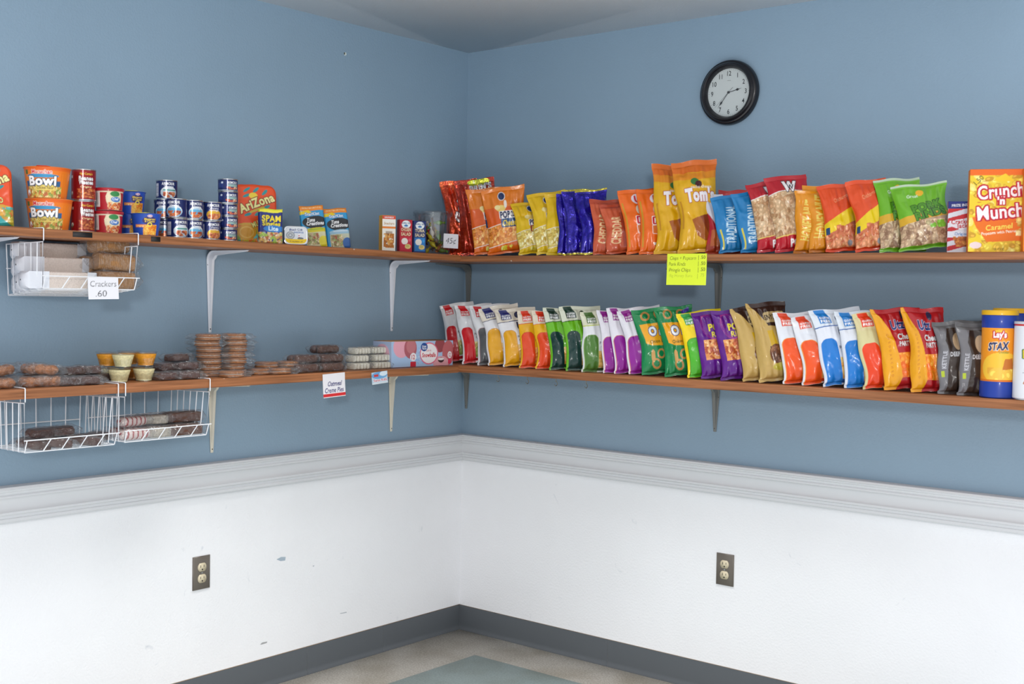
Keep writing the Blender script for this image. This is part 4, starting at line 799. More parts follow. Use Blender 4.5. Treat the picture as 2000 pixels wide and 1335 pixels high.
def inb(px, py, d, zb, lev=0): P = hit(px, py, 0, d); return [d, P[1], zb+.0012+lev-(.022*max(0, (.20-d)/.165) if zb == zbU else 0)]
U = 'cracker packs in the upper basket'
for d, lv, px, lb in ((.066, 0, 106, 'back column, bottom'), (.066, 1, 105, 'back column, middle'), (.066, 2, 103, 'back column, top'), (.120, 0, 113, 'middle column, bottom'), (.120, 1, 112, 'middle column, top'), (.176, 0, 122, 'front one, bottom')):
    put('sleeve', inb(px-6, 530, d, zbU, lv*.0502), 0, 'white wrapped sleeve of crackers in the wire basket, '+lb, U)
for d, lv, px, a, ro, lb in ((.185, 0, 224, .05, 0, 'bottom front'), (.170, .056, 221, -.1, -.04, 'middle of the pile'), (.150, .112, 212, .1, .03, 'top of the pile'), (.115, 0, 205, .3, 0, 'bottom back'), (.105, .056, 186, .5, 0, 'behind, leaning left')):
    put('brown_pack', inb(px, 530, d, zbU, lv), a, 'brown cracker pack in clear wrap in the wire basket, '+lb, 'brown cracker packs in the upper basket', ro)
x = DL+.0102; P = hit(202, 582, 0, x); card('price_card', 'white handwritten card reading Crackers .60 on the front of the wire basket', 'price card', frame([x, P[1], zbU-.030], 0, 0, .02), .099, .064, ck, .003)
G = 'dark cakes in the left lower basket'
for px, d, lv, a, k, lb in ((70, .19, 0, .2, 'cake', 'front left'), (112, .20, 0, -.1, 'cake', 'front middle'), (60, .11, 0, .3, 'cake', 'back left'), (105, .11, 0, -.2, 'cake', 'back middle'), (78, .14, .027, .3, 'cake', 'upper left'), (118, .13, .027, -.3, 'cake', 'upper right'), (168, .20, 0, .1, 'cake', 'front right beside the lip'), (152, .12, 0, -.2, 'cake', 'back right'), (188, .13, 0, .4, 'cake', 'far right at the back')):
    put(k, inb(px, 860, d, zbA, lv), a, 'dark chocolate cake in clear wrap in the left basket, '+lb, G, lean=((px*7) % 5-2)*.05, roll=((px*3) % 7-3)*.05, var=int(px) % 2)
G = 'cakes in the right lower basket'
for px, d, lv, a, k, lb in ((262, .195, 0, .1, 'striped', 'front left'), (245, .12, 0, -.1, 'striped', 'back left'), (258, .15, .034, .2, 'striped', 'upper left'), (300, .14, 0, .1, 'striped', 'middle')):
    put(k, inb(px, 850, d, zbB, lv), a, 'white cake with red stripes in clear wrap in the right basket, '+lb, 'striped cakes in the right basket')
put('pale', inb(308, 840, .19, zbB, 0), .1, 'pale cake in clear wrap in the right basket, front one', 'pale cakes in the right basket'); put('pale', inb(300, 830, .14, zbB, .035), -.2, 'pale cake in clear wrap in the right basket, upper one', 'pale cakes in the right basket')
put('log', inb(358, 845, .19, zbB, 0), .0, 'long dark chocolate cake bar in the right basket, bottom front', 'chocolate cake bars in the right basket'); put('log', inb(352, 835, .125, zbB, 0), .1, 'long dark chocolate cake bar in the right basket, bottom back', 'chocolate cake bars in the right basket'); put('log', inb(355, 835, .15, zbB, .036), -.05, 'long dark chocolate cake bar in the right basket, top one', 'chocolate cake bars in the right basket')
# ------------------------------------------------------------------ right wall shelves: snack bags
def gf(top, mid, badge, panel, chip_, logo, lc, line=None, txt='POTATO', foot=None, pv=.60, pu=(.045, .37), edge=None, badge_txt='ffffff', foottxt=None):
    a = Art(.16, .235, mid, .0007); a.r(0, .76, 1, 1, top)
    a.p([(.08, .99), (.28, .99), (.36, .88), (.36, .80), (.12, .80), (.12, .90)], badge); a.t('GLUTEN', .24, .875, .028, badge_txt, .03, fit=.2); a.t('FREE', .24, .83, .036, badge_txt, .04, fit=.2)
    if line: a.wave(.755, line, 0, .01, th=.006)
    a.blobs(.36, .05, .9, .34, chip_, 30, .020, 3)
    if edge: a.rr(pu[0]-.015, -.1, pu[1]+.015, pv+.008, edge, .022)
    a.rr(pu[0], -.1, pu[1], pv, panel, .02)
    if logo: a.e(.52, .87, .07, .06, lc); a.t(logo, .52, .67, .13, lc, .08, fit=.13 if len(logo) == 1 else .3)
    a.t(txt, .56, .47, .045, lc, .01, fit=.30); a.t('CHIPS', .56, .41, .045, lc, .01, fit=.24); a.r(.36, .02, 1, .065, foot or panel); a.t('NET WT 3 OZ', .68, .042, .022, 'e8e8e8', 0, fit=.3)
    return a
CH = ['d8a850', 'e6c27a', 'c89040', 'dcb468']
A = {}
A['redw'] = gf('dfe0e2', 'e0e2e6', 'd01c26', 'cc1c26', ['d8cc90', 'c8b870', '8a9a4a'], 'U', '3a3a40', foot='c81c26'); A['greyw'] = gf('dcdde0', 'dfe1e4', 'c01c26', '55575a', CH, 'U', '3a3a40', foot='2a2a34', edge='c8a0a4')
A['bluew'] = gf('e2dacb', 'e4e4e8', '252a6c', 'e8a818', CH, 'U', '1c2046', '252a5c', edge='c88a3a'); A['ora'] = gf('e4d8c4', 'ecb414', 'e03a20', 'e64a1e', ['d89048', 'e2a862', 'c87a30'], 'U', '4a2a10', 'd8602a', 'POTATO', edge='c84a1c')
A['grn'] = gf('d8dcc8', '6ab81e', '16382c', '173a36', CH, 'U', '18301c', '2a5c1c', 'POTATO', foot='1c3428'); A['olv'] = gf('d8d8c0', 'e0e2e6', '4a6a34', '4c7a30', CH, 'U', '23262a', 'b8c83a', 'POTATO', foot='3a5a28', edge='8aa860')
A['pur'] = gf('e0dee6', 'e2e0e8', '8a1c86', '8c1c92', ['b84a20', 'd07030', '8c2c18'], None, 'a04a30', None, foot='7a1884', pv=.56, edge='c87a5a', txt='BBQ')
A['yel'] = gf('f0d810', 'f2d414', '3aa04c', '4cb028', CH, None, '4a4a18', None, foot='3aa030', pv=.58, edge='2a7a20', txt='SOUR', pu=(.06, .48))
A['oraw'] = gf('e2e4ea', 'e0e4ec', 'e04a2c', 'ec5418', CH, 'L', '3a2c30', None, foot='e8480f', pv=.62, edge='e8a04a', txt='BAKED'); A['blu'] = gf('dbe4ee', 'e0e4ee', '1c7cc8', '1a78cc', CH, 'U', '1c2450', '1c5aa8', foot='1460b0', pv=.60, txt='RIPPLE')
A['crm'] = gf('d8cc9c', 'd4cc98', 'e03c1c', 'e8441c', CH, 'U', '1c1c24', None, 'POTATO', foot='d8401c', pv=.58)
a = Art(.16, .235, '128048', .0007); a.p([(.10, .76), (.98, .74), (.95, .42), (.62, .40), (.30, .42), (.14, .46)], 'e8a41c'); a.t('O', .40, .63, .13, 'e8ecf4', .08, out='1c3c7c', ow=.003); a.t('ni', .66, .62, .11, 'e8ecf4', .06, out='1c3c7c', ow=.003); a.t('Onion Rings', .56, .47, .05, '2a4a1c', .03, fit=.6)
for u, v, r in ((.30, .88, 30), (.66, .88, -20), (.55, .28, 20), (.38, .14, -30), (.78, .16, 10)): a.ring(u, v, .13, .075, 'c08a4c', .62, r)
a.rr(.26, .16, .36, .36, 'c89858', .012); a.rr(.66, .06, .74, .2, 'b87c44', .01); a.p([(.68, .92), (.9, .97), (.92, .90), (.7, .87)], '4a3a9c'); A['oni'] = a
a = Art(.16, .25, '5c1a84', .0007); a.r(.12, .26, .9, .56, 'd88a4a'); a.blobs(.12, .26, .9, .56, ['c8683a', 'e0985a', 'a84c2a', 'e8b078'], 90, .010, 5); a.t('PORK', .55, .74, .10, 'f0e02a', .06, fit=.5); a.t('RINDS', .58, .63, .08, 'e8d82a', .04, fit=.46); a.r(.5, .18, .9, .21, 'c87a4a')
for q in range(5): a.ring(.3+q*.02, .75, .04+q*.05, .2, 'a83a8c', .96, 20)
A['purk'] = a
a = Art(.165, .26, 'c0a05c', .0007); a.p([(.05, 1), (1, 1), (1, .68), (.7, .66), (.4, .68), (.24, .85)], '35211c'); a.rr(.34, .72, .92, .86, 'b8a070', .008); a.t("SNYDER'S", .62, .79, .07, '2c1c18', .04, fit=.54); a.p([(.34, .62), (.50, .62), (.62, .36), (.42, .36)], 'c8a018'); a.e(.52, .32, .2, .12, '6a3c22'); a.blobs(.36, .22, .7, .42, ['7a4a2a', '54301c', '8c5a34'], 50, .008, 4); a.e(.66, .16, .3, .05, 'b8a83a'); A['tan'] = a
a = Art(.17, .27, 'b01c24', .0007); a.r(0, .12, 1, .42, 'e07a1c'); a.blobs(.3, .12, 1, .42, ['f08a1c', 'e86a14', 'f6a038'], 60, .012, 8); a.p([(-.1, 1), (.06, 1), (.26, .70), (.34, .40), (.36, .12), (.24, 0), (-.1, 0)], 'eaa41a'); a.t('Utz', .44, .78, .12, '1c2c6c', .05, fit=.28, out='c8d0e8'); a.t('Cheese', .60, .62, .075, 'e8e4e4', .04, fit=.44, out='6a1418'); a.t('PARTY MIX', .62, .53, .06, 'e8e4e4', .03, fit=.46, out='6a1418'); a.e(.6, .9, .06, .06, '2a2a4a'); A['gold'] = a
for q in range(11): a.t('CHEDDAR'[q % 7], .17, .66-.05*q, .028, 'c8781c', .02, rot=-80)
a = Art(.15, .235, '3a2e28', .0007); a.p([(0, 1), (.3, 1), (.16, .72), (.22, .5), (.13, .0), (0, 0)], '77767a'); a.r(0, .9, 1, 1, '68686a'); a.t('KETTLE', .12, .45, .05, 'c8c8d0', .03, rot=88); a.e(.42, .70, .1, .12, 'b89a78'); a.t('DEEP RIVER', .48, .52, .06, 'd8d8dc', .03, fit=.5); a.ring(.66, .42, .12, .12, 'c03a3a', .75); a.e(.66, .42, .09, .09, 'dcd4d8'); a.blobs(.6, .04, 1, .34, ['8c6a34', 'a8803c', '6a4a28'], 30, .014, 6); a.r(.05, .22, .11, .3, 'b8c83a'); A['blk'] = a
# upper shelf designs
a = Art(.16, .24, 'd8461e', .0007); a.t('Bachoco', .62, .55, .14, 'e6d8d4', .06, rot=80, out='5a1420', fit=.5, ow=.003); a.e(.55, .35, .10, .05, 'c0c8a0'); a.blobs(0, 0, 1, 1, ['e04c22', 'c43a1a', 'e8602c'], 60, .02, 2); a.t('Go!', .42, .58, .13, 'f0e2e0', .06, rot=70, out='4a1420', ow=.003); A['foilred'] = a
a = Art(.19, .26, 'b4321c', .0007); a.e(.60, .955, .28, .05, 'c4c828'); a.t("BRIM'S", .64, .885, .075, 'eee6e2', .06, fit=.56, out='5a1a14', rot=3); a.blobs(0, 0, 1, .6, ['b8341c', 'c44022'], 40, .02, 2); A['brims'] = a
def popc(bg, bg2, win, logo2, lg, band, mascot):
    a = Art(.18, .25, bg, .0007); a.wave(.70, bg2, 0, .0); a.r(0, .70, 1, 1, bg); a.e(.42, .68, .12, .05, 'e8c868'); a.e(.34, .70, .07, .035, 'f0dc98')
    a.wave(.44, 'efe4d8', .06, .02); a.wave(.43, win[0], .06, .02); a.blobs(.02, .15, .98, .43, win, 240, .0095, 9); a.wave(.16, 'efe4d8', .1, 0); a.wave(.15, band, .1, 0); a.blobs(.3, .05, .6, .12, ['d8c838', 'e8dc78'], 6, .012, 2)
    a.rr(.36, .52, .86, .64, 'f0ecea', .004); a.t('POP', .51, .58, .10, '1c2450', .07, fit=.26); a.t('CORN', .75, .58, .08, '1c2450', .06, fit=.18); a.rr(.38, .39, .86, .52, lg, .004); a.t(logo2, .60, .455, .09, 'e8c83a', .04, fit=.34, slant=.2)
    a.e(.46, .86, .08, .055, '1c2c5c', 20); a.ring(.46, .86, .09, .065, 'dcd8d8', .82, 20); a.e(.54, .74, .04, .06, 'e8dcd0'); return a
A['popo'] = popc('e07a1c', 'd85a1a', ['d8822c', 'e89a48', 'c06a20', 'f0b468'], 'Cheese', '1c4a7c', 'e06a18', 1); A['popy'] = popc('e4b818', 'e6be1c', ['d8c060', 'e8d68c', 'c0a040', 'ece0a8'], 'Butter', '8c2c20', 'e2c020', 1)
a = Art(.16, .235, '2616a0', .0007); a.r(.42, .18, 1, .72, '170a5c'); a.r(0, .97, 1, 1, 'c8b83a'); a.r(0, 0, 1, .025, 'd8c83a'); a.t('POPCORN', .68, .55, .045, 'd8d4ec', .03, fit=.4); a.t('INDIANA', .68, .6, .03, 'd8d4ec', .02, fit=.3); A['foilblue'] = a
a = Art(.15, .22, 'cc5a36', .0007); a.t('CHEDDAR', .28, .45, .17, 'f0c894', .04, rot=84, fit=.80); a.blobs(.5, .04, 1, .5, ['b87a30', 'd89c4c', '9c5a28'], 50, .010, 5); a.r(0, .9, 1, 1, 'b8482c'); a.r(.42, .1, .5, .8, 'a8402a'); A['ched'] = a
a = Art(.15, .23, 'ee6a14', .0007); a.e(.46, .84, .15, .085, 'e8e0ea'); a.t('U', .46, .84, .11, 'c82838', .06); a.e(.46, .66, .1, .08, 'e0dcc0'); a.rr(.30, .42, .9, .56, 'f0e4e0', .004); a.rr(.32, .43, .9, .55, 'c41c38', .004); a.t('PUFFS', .60, .49, .075, 'ffffff', .05, fit=.46); a.rr(.30, .28, .9, .42, 'f0d8d0', .004); a.r(.32, .29, .9, .41, 'd8702c'); a.r(.34, .12, .6, .155, 'e8e0d8'); a.r(.04, .1, .08, .8, 'c8941c'); A['puff'] = a
a = Art(.20, .36, 'e2ac14', .0007); a.r(0, .86, 1, 1, 'd86a1c'); a.wave(.88, 'e08a1c', 0, -.03); a.wave(.80, 'e2ac14', 0, -.03); a.e(.48, .75, .1, .04, '3a7a3a'); a.e(.56, .72, .08, .04, '4a1c20'); a.t("Tom's", .58, .60, .14, 'f2ecf0', .08, fit=.72, out='b8502a', ow=.003); a.t('nacho cheese', .62, .69, .035, 'f0e4d0', .02, fit=.5)
a.p([(.3, .34), (.55, .36), (.92, .34), (.8, .14), (.6, .10), (.42, .16)], 'a85a1c'); a.p([(.52, .36), (.86, .4), (.95, .22), (.72, .14)], '8c3c18'); a.r(.05, .25, .09, .55, 'c88a18'); A['toms'] = a
a = Art(.15, .235, '1f7cb8', .0007); a.t('TRADITIONAL', .34, .46, .15, 'c8e4f2', .03, rot=82, fit=1.05); a.r(.06, .05, .10, .4, 'd8c83a'); a.blobs(.6, .03, 1, .3, ['a8823a', 'c89a4a', '7a4a28'], 26, .012, 5); A['trad'] = a
a = Art(.15, .235, 'b8202c', .0007); a.r(0, .0, 1, .16, 'a83a20'); a.p([(0, 1), (.6, 1), (.9, .5), (.3, .4), (0, .7)], 'd8d8e4'); a.p([(.3, .9), (.7, .7), (1, .55), (1, .4), (.5, .5)], 'c41c2c'); a.p([(.6, .52), (.8, .52), (.9, .38), (.6, .38)], '2428a0'); a.r(.1, .12, .9, .38, 'c4622c'); A['trim'] = a
a = Art(.165, .25, 'c8a47c', .0007); a.blobs(0, .17, 1, .76, ['d0ae86', 'c09a70', 'b88c62', 'dcc09c', 'a87c54'], 260, .012, 9); m_ = (a.V > .75+.03*np.sin(a.U*PI)); a.put(m_, 'b61c2a'); a.put((a.V > .745+.03*np.sin(a.U*PI)) & (a.V < .757+.03*np.sin(a.U*PI)), 'efe6e2')
a.t('W', .55, .84, .13, 'efe8ea', .10, out='3a1c20', ow=.003); a.t('W', .57, .83, .07, '2a2028', .03); a.wave(.19, 'e8c86a', 0, .01); a.wave(.175, 'bc1c2c', 0, .01); a.t('PORK', .62, .09, .09, 'ffffff', .06, fit=.5); a.ring(.72, .26, .07, .045, 'dcd8e4', .6); A['rind'] = a
a = Art(.14, .235, 'dc8c14', .0007); a.t('HONEY NUT', .30, .52, .17, 'e8cf60', .04, rot=82, fit=1.1); a.r(0, 0, 1, .05, 'b86a14'); A['honey'] = a
a = Art(.17, .245, 'de4c1a', .0007); a.p([(0, .33), (1, .60), (1, .46), (.9, .40), (0, .20)], 'e8c814'); a.p([(0, .40), (.9, .66), (1, .64), (1, .44), (.1, .25), (0, .22)], 'e8c814'); a.p([(0, .23), (1, .45), (1, 0), (0, 0)], 'c86c44'); a.blobs(.02, .05, .98, .24, ['cc7448', 'b85a34', 'dc9468', 'c4804c'], 90, .014, 4); a.blobs(.3, .2, .98, .36, ['cc7448', 'b85a34', 'dc9468'], 40, .013, 14); a.r(0, 0, 1, .045, 'd8441a'); a.rr(.03, .24, .12, .34, '28446c', .002); a.e(.6, .1, .06, .04, '8a8a90'); a.t('Chicharrones', .55, .78, .06, 'e8a070', .0, rot=20, fit=.5); A['chic'] = a
a = Art(.19, .25, 'b89c80', .0007); a.blobs(0, .05, 1, .40, ['b09070', 'c8ac88', '9c7c60', 'd4bc9c', '8c6a50'], 190, .012, 3); a.put(a.V > .36+.10*a.U, 'd8a82c'); a.put(a.V > .48+.06*a.U, '6cb022'); a.r(0, .965, 1, 1, 'b8ccb0'); a.e(.48, .84, .07, .05, 'e8b02c'); a.t('Great', .34, .80, .05, 'd8e8d0', .02, fit=.2); a.t('PORK', .58, .62, .12, '4a8a1c', .07, rot=10, fit=.62, out='1c3a10', ow=.0022); a.t('RINDS', .62, .50, .11, '4a8a1c', .07, rot=10, fit=.62, out='1c3a10', ow=.0022); a.r(0, 0, 1, .05, '6cb022'); a.blobs(.5, .28, .9, .38, ['7ab83a', 'a89c70'], 10, .012, 6); A['grind'] = a

def bagR(key, tl, bl, yaw, W, T, art, backc, label, cat, group, seed, depth=.268, py=None, **kw):
    P = hit(bl, py or (496 if key == 'UR' else 740), 1, -depth); x = P[0]; z = zs(key, x)+.0012; P = np.array([x, -depth, z]); a = -math.radians(yaw)
    lean, roll, H = .12, 0., .24
    def tlp(l, r, h): m = np.array(frame([0, 0, 0], a, l, r)); return proj(P+m[:3, 2]*h)
    for it in range(14):
        r0 = np.array(tl)-tlp(lean, roll, H); J = np.array([(tlp(lean+1e-4, roll, H)-tlp(lean, roll, H))/1e-4, (tlp(lean, roll, H+1e-4)-tlp(lean, roll, H))/1e-4]).T
        d = np.linalg.solve(J, r0); lean += np.clip(d[0], -.2, .2); H += np.clip(d[1], -.05, .05)
    lc = min(max(lean, -.02), .24); roll = 0.
    if lc != lean:
        lean = lc
        for it in range(14):
            r0 = np.array(tl)-tlp(lean, roll, H); J = np.array([(tlp(lean, roll+1e-4, H)-tlp(lean, roll, H))/1e-4, (tlp(lean, roll, H+1e-4)-tlp(lean, roll, H))/1e-4]).T
            d = np.linalg.solve(J, r0); roll += np.clip(d[0], -.1, .1); H += np.clip(d[1], -.05, .05)
        roll = min(max(roll, -.14), .14)
    m = frame([0, 0, 0], a, lean, roll); w = np.array(m)[:3, 0]; c = P+w*W/2
    m = frame(c, a, lean, roll); m[2][3] = z+max(0, -math.sin(roll)*W/2*0)+abs(math.sin(roll))*W/2*.0
    if roll > 0: m[2][3] = z+math.sin(roll)*W/2
    else: m[2][3] = z-math.sin(roll)*W/2
    return bag(label, cat, group, m, W, H, T, A[art], backc, seed=seed, **kw)
g = 'snack bags on the lower right shelf'
LR = [  # TL px, BL px, yaw, W, T, art, back colour, label, category
 ((857, 600), 873, 46, .14, .05, 'redw', 'd0d0d4', 'white and red chip bag in the corner, half hidden by the snow cake box', .20),
 ((880, 600), 903, 44, .15, .05, 'redw', 'd0d0d4', 'white and red chip bag next to the one half hidden by the snow cake box', .255),
 ((903, 602), 934, 42, .16, .055, 'greyw', 'd0d0d4', 'white chip bag with a charcoal panel', .265),
 ((926, 603), 953, 40, .16, .055, 'bluew', 'd8d0c0', 'white chip bag with yellow panel and navy badge, left one of two', .268),
 ((962, 607), 984, 40, .16, .055, 'bluew', 'd8d0c0', 'white chip bag with yellow panel and navy badge, right one of two', .268),
 ((1009, 607), 1015, 40, .15, .045, 'ora', 'e0b020', 'yellow chip bag with orange panel, left one of two', .268),
 ((1037, 607), 1047, 40, .16, .055, 'ora', 'e0b020', 'yellow chip bag with orange panel, right one of two', .268),
 ((1060, 603), 1074, 40, .15, .05, 'grn', '5a9a2a', 'bright green chip bag with dark green panel, left one of two', .268),
 ((1092, 600), 1105, 40, .16, .055, 'grn', '5a9a2a', 'bright green chip bag with dark green panel, right one of two', .268),
 ((1133, 607), 1134, 40, .16, .05, 'olv', 'd0d4c0', 'white chip bag with an olive green panel', .268),
 ((1166, 607), 1177, 42, .14, .036, 'pur', 'd0c8d4', 'white chip bag with purple panel, left one of three', .268),
 ((1183, 604), 1200, 42, .14, .040, 'pur', 'd0c8d4', 'white chip bag with purple panel, middle one of three', .268),
 ((1205, 606), 1227, 42, .16, .05, 'pur', 'd0c8d4', 'white chip bag with purple panel, right one of three', .268),
 ((1233, 607), 1254, 46, .14, .055, 'oni', '127040', 'green onion ring bag, left one of two', .268),
 ((1268, 604), 1299, 48, .135, .055, 'oni', '127040', 'green onion ring bag, right one of two', .268),
 ((1321, 612), 1342, 44, .16, .055, 'yel', 'e0cc20', 'bright yellow chip bag with light green panel', .268),
 ((1349, 612), 1369, 46, .155, .05, 'purk', '5a1a80', 'purple pork rind bag, left one of two', .268),
 ((1387, 609), 1409, 46, .145, .055, 'purk', '5a1a80', 'purple pork rind bag, right one of two', .268),
 ((1416, 603), 1450, 48, .145, .055, 'tan', 'b09a60', 'tan pretzel bag with dark brown top, left one of two', .268),
 ((1457, 594), 1482, 50, .132, .06, 'tan', 'b09a60', 'tan pretzel bag with dark brown top, right one of two', .268),
 ((1508, 614), 1529, 46, .165, .055, 'oraw', 'd0d4dc', 'white chip bag with bright orange panel, left one of two', .268),
 ((1542, 620), 1568, 46, .165, .055, 'oraw', 'd0d4dc', 'white chip bag with bright orange panel, right one of two', .268),
 ((1578, 609), 1607, 48, .165, .055, 'blu', 'd0d8e0', 'white chip bag with bright blue panel, left one of two', .268),
 ((1630, 610), 1648, 48, .165, .055, 'blu', 'd0d8e0', 'white chip bag with bright blue panel, right one of two', .268),
 ((1662, 613), 1686, 48, .165, .055, 'crm', 'd0c898', 'cream chip bag with orange red panel', .268),
 ((1700, 606), 1725, 52, .155, .06, 'gold', 'e0a020', 'golden yellow and red cheese snack bag, left one of two', .268),
 ((1760, 603), 1778, 52, .13, .06, 'gold', 'e0a020', 'golden yellow and red cheese snack bag, right one of two', .268),
 ((1820, 627), 1829, 54, .15, .06, 'blk', '4a4848', 'grey and black chip bag, left one of two', .262),
 ((1866, 630), 1868, 54, .15, .06, 'blk', '4a4848', 'grey and black chip bag, right one of two beside the blue canister', .262)]
for i, (tl, bl, yw, W, T, ar_, bc, lb, dp) in enumerate(LR):
    bagR('LR', tl, bl, yw, W, T, ar_, bc, lb, 'snack bag', g, 31+i, dp, py=706+(bl-873)*.0705, skew=-.04 if i % 3 else .03, flop=.05*((i*5) % 3-1), amp=.9 if T > .045 else .7)
g = 'snack bags on the upper right shelf'
UR = [
 ((857, 357), 877, 50, .15, .05, 'foilred', 'b03018', 'foil', 'crinkled red foil bag touching the clear jar', .225),
 ((887, 353), 900, 50, .16, .045, 'brims', 'a02c18', 'foil', 'tall red foil bag behind the orange popcorn bags', .235),
 ((904, 373), 925, 50, .16, .04, 'popo', 'c86a1c', 'bag', 'orange popcorn bag mostly hidden behind its twin', .268),
 ((929, 373), 954, 56, .17, .055, 'popo', 'c86a1c', 'bag', 'orange popcorn bag facing the room with its whole front in view', .270),
 ((986, 401), 1012, 46, .15, .05, 'popy', 'd0a820', 'bag', 'yellow popcorn bag overlapping the orange one, leftmost of three', .268),
 ((1027, 380), 1047, 46, .15, .045, 'popy', 'd0a820', 'bag', 'yellow popcorn bag, middle one of three', .268),
 ((1063, 379), 1066, 46, .15, .045, 'popy', 'd0a820', 'bag', 'yellow popcorn bag beside the royal blue foil bags', .268),
 ((1086, 375), 1090, 44, .13, .024, 'foilblue', '2a1a9c', 'foil', 'royal blue foil bag, left one of three', .268),
 ((1097, 371), 1108, 44, .14, .034, 'foilblue', '2a1a9c', 'foil', 'royal blue foil bag, middle one of three', .268),
 ((1122, 373), 1135, 48, .12, .045, 'foilblue', '2a1a9c', 'foil', 'royal blue foil bag, right one of three', .268),
 ((1152, 390), 1158, 44, .13, .038, 'ched', 'b84c30', 'bag', 'salmon cheddar snack bag, left one of two', .268),
 ((1171, 400), 1184, 46, .15, .045, 'ched', 'b84c30', 'bag', 'salmon cheddar snack bag, right one of two', .268),
 ((1202, 375), 1225, 46, .145, .042, 'puff', 'd86018', 'bag', 'bright orange puffed snack bag, left one of two', .268),
 ((1242, 369), 1249, 48, .145, .045, 'puff', 'd86018', 'bag', 'bright orange puffed snack bag, right one leaning on the tall bag', .268),
 ((1271, 322), 1277, 50, .16, .06, 'toms', 'd09c18', 'bag', 'tall golden tortilla chip bag, left one of two', .268),
 ((1309, 318), 1325, 54, .158, .07, 'toms', 'd09c18', 'bag', 'tall golden tortilla chip bag, right one in front', .270),
 ((1372, 378), 1378, 44, .12, .05, 'trim', 'c03028', 'bag', 'red white and blue snack bag beside the tall golden bag', .235),
 ((1382, 386), 1404, 48, .15, .045, 'trad', '1f74ac', 'bag', 'blue traditional snack mix bag, left one of two', .268),
 ((1421, 381), 1446, 48, .15, .045, 'trad', '1f74ac', 'bag', 'blue traditional snack mix bag, right one beside the pork rinds', .268),
 ((1445, 361), 1478, 54, .14, .055, 'rind', 'b04030', 'bag', 'red topped clear pork rind bag, left one of two', .268),
 ((1490, 349), 1513, 56, .138, .055, 'rind', 'b04030', 'bag', 'red topped clear pork rind bag, right one of two', .270),
 ((1551, 372), 1549, 50, .13, .04, 'honey', 'cc8014', 'bag', 'amber honey nut snack bag, left one of two', .268),
 ((1567, 364), 1581, 50, .14, .045, 'honey', 'cc8014', 'bag', 'amber honey nut snack bag, right one of two', .268),
 ((1595, 363), 1611, 56, .13, .05, 'chic', 'c84c20', 'bag', 'orange pork rind bag with yellow stripe, left one of two', .268),
 ((1643, 358), 1671, 60, .125, .055, 'chic', 'c84c20', 'bag', 'orange pork rind bag with yellow stripe, right one of two', .268),
 ((1706, 350), 1716, 56, .14, .05, 'grind', '6aa828', 'bag', 'lime green pork rind bag mostly behind its twin', .262),
 ((1737, 367), 1757, 62, .165, .06, 'grind', '6aa828', 'bag', 'lime green pork rind bag with its whole front in view', .272)]
for i, (tl, bl, yw, W, T, ar_, bc, mt, lb, dp) in enumerate(UR):
    bagR('UR', tl, bl, yw, W, T, ar_, bc, lb, 'snack bag', g, 71+i, dp, py=496, mat=mt, amp=2.3 if i < 2 else (1.1 if mt == 'foil' else .9), skew=.03 if i % 2 else -.03, flop=.05*((i*5) % 3-1))
a = Art(.1, .1, 'c02c2c'); A['plainred'] = a
bagR('UR', (1404, 372), 1412, 50, .10, .03, 'plainred', 'b02828', 'plain red snack bag peeking out behind the blue bags', 'snack bag', g, 120, .13, py=496)

# boxes on the upper right shelf
cj = Art(.075, .155, 'd8dce6')
for k in range(5): cj.put((cj.V > .10+.185*k+.15*(cj.U-.5)) & (cj.V < .19+.185*k+.15*(cj.U-.5)), 'c42c34')
cj.r(0, .86, 1, 1, '23307c'); cj.t('PRIZE INSIDE', .5, .93, .05, 'e8ecf4', .02, fit=.76, rot=4); cj.p([(.05, .62), (.95, .70), (.95, .54), (.5, .44), (.1, .52)], 'e6e4ec'); cj.t('Cracker', .48, .61, .085, 'c02028', .04, fit=.72, rot=4); cj.t('Jack', .52, .53, .085, 'c02028', .04, fit=.4, rot=4); cj.r(0, .30, 1, .42, 'e0e4ee'); cj.t('Original', .5, .37, .06, '5a8ac8', .02, fit=.5); cj.e(.55, .22, .3, .1, 'a85a2c'); cj.blobs(.2, .12, .9, .32, ['b8682c', 'd08a40', '8c4420'], 40, .006, 4)
def onR(px, depth, key='UR', py=495): P = hit(px, py, 1, -depth); return [P[0], -depth, zs(key, P[0])+.0006]
carton('caramel_corn_box', 'small red white and blue striped box beside the large yellow box', 'box', None, frame(onR(1876, .215), -math.radians(68)), .078, .035, .150, cj, Art(.035, .15, 'b82830'), '2c3a84')
cm_ = Art(.17, .245, 'e8c830'); cm_.blobs(0, 0, 1, 1, ['e8cc48', 'd8b030', 'f0dc78', 'c89828'], 150, .012, 3); cm_.r(0, .93, 1, 1, 'e86a1c'); cm_.p([(.36, .86), (.58, .95), (.74, .85)], 'f0c82c'); cm_.p([(.05, .42), (1, .48), (.95, .14), (.3, .12), (.12, .3)], 'e6701c')
cm_.t('Crunch', .51, .74, .165, 'f4eef0', .03, rot=6, fit=.76, out='c01c30', ow=.005); cm_.t("'n", .52, .62, .09, 'f4eef0', .06, out='c01c30', ow=.006); cm_.t('Munch', .51, .49, .165, 'f4eef0', .03, rot=6, fit=.76, out='c01c30', ow=.005); cm_.t('Caramel', .5, .305, .065, 'f0dc5a', .02, rot=6, fit=.44, slant=.1); cm_.t('Popcorn with Peanuts', .52, .24, .035, 'f4ecd8', .02, rot=6, fit=.62); cm_.e(.12, .08, .1, .04, 'e8d0d0'); cm_.t('1.50', .14, .87, .06, '5a4a2c', .01, rot=45, fit=.18); cm_.blobs(.78, .2, .98, .42, ['e0c46c', 'f0e0a0', 'c89838'], 14, .012, 8); cm_.t('10 OZ', .5, .035, .025, '6a5a20', .0, fit=.2)
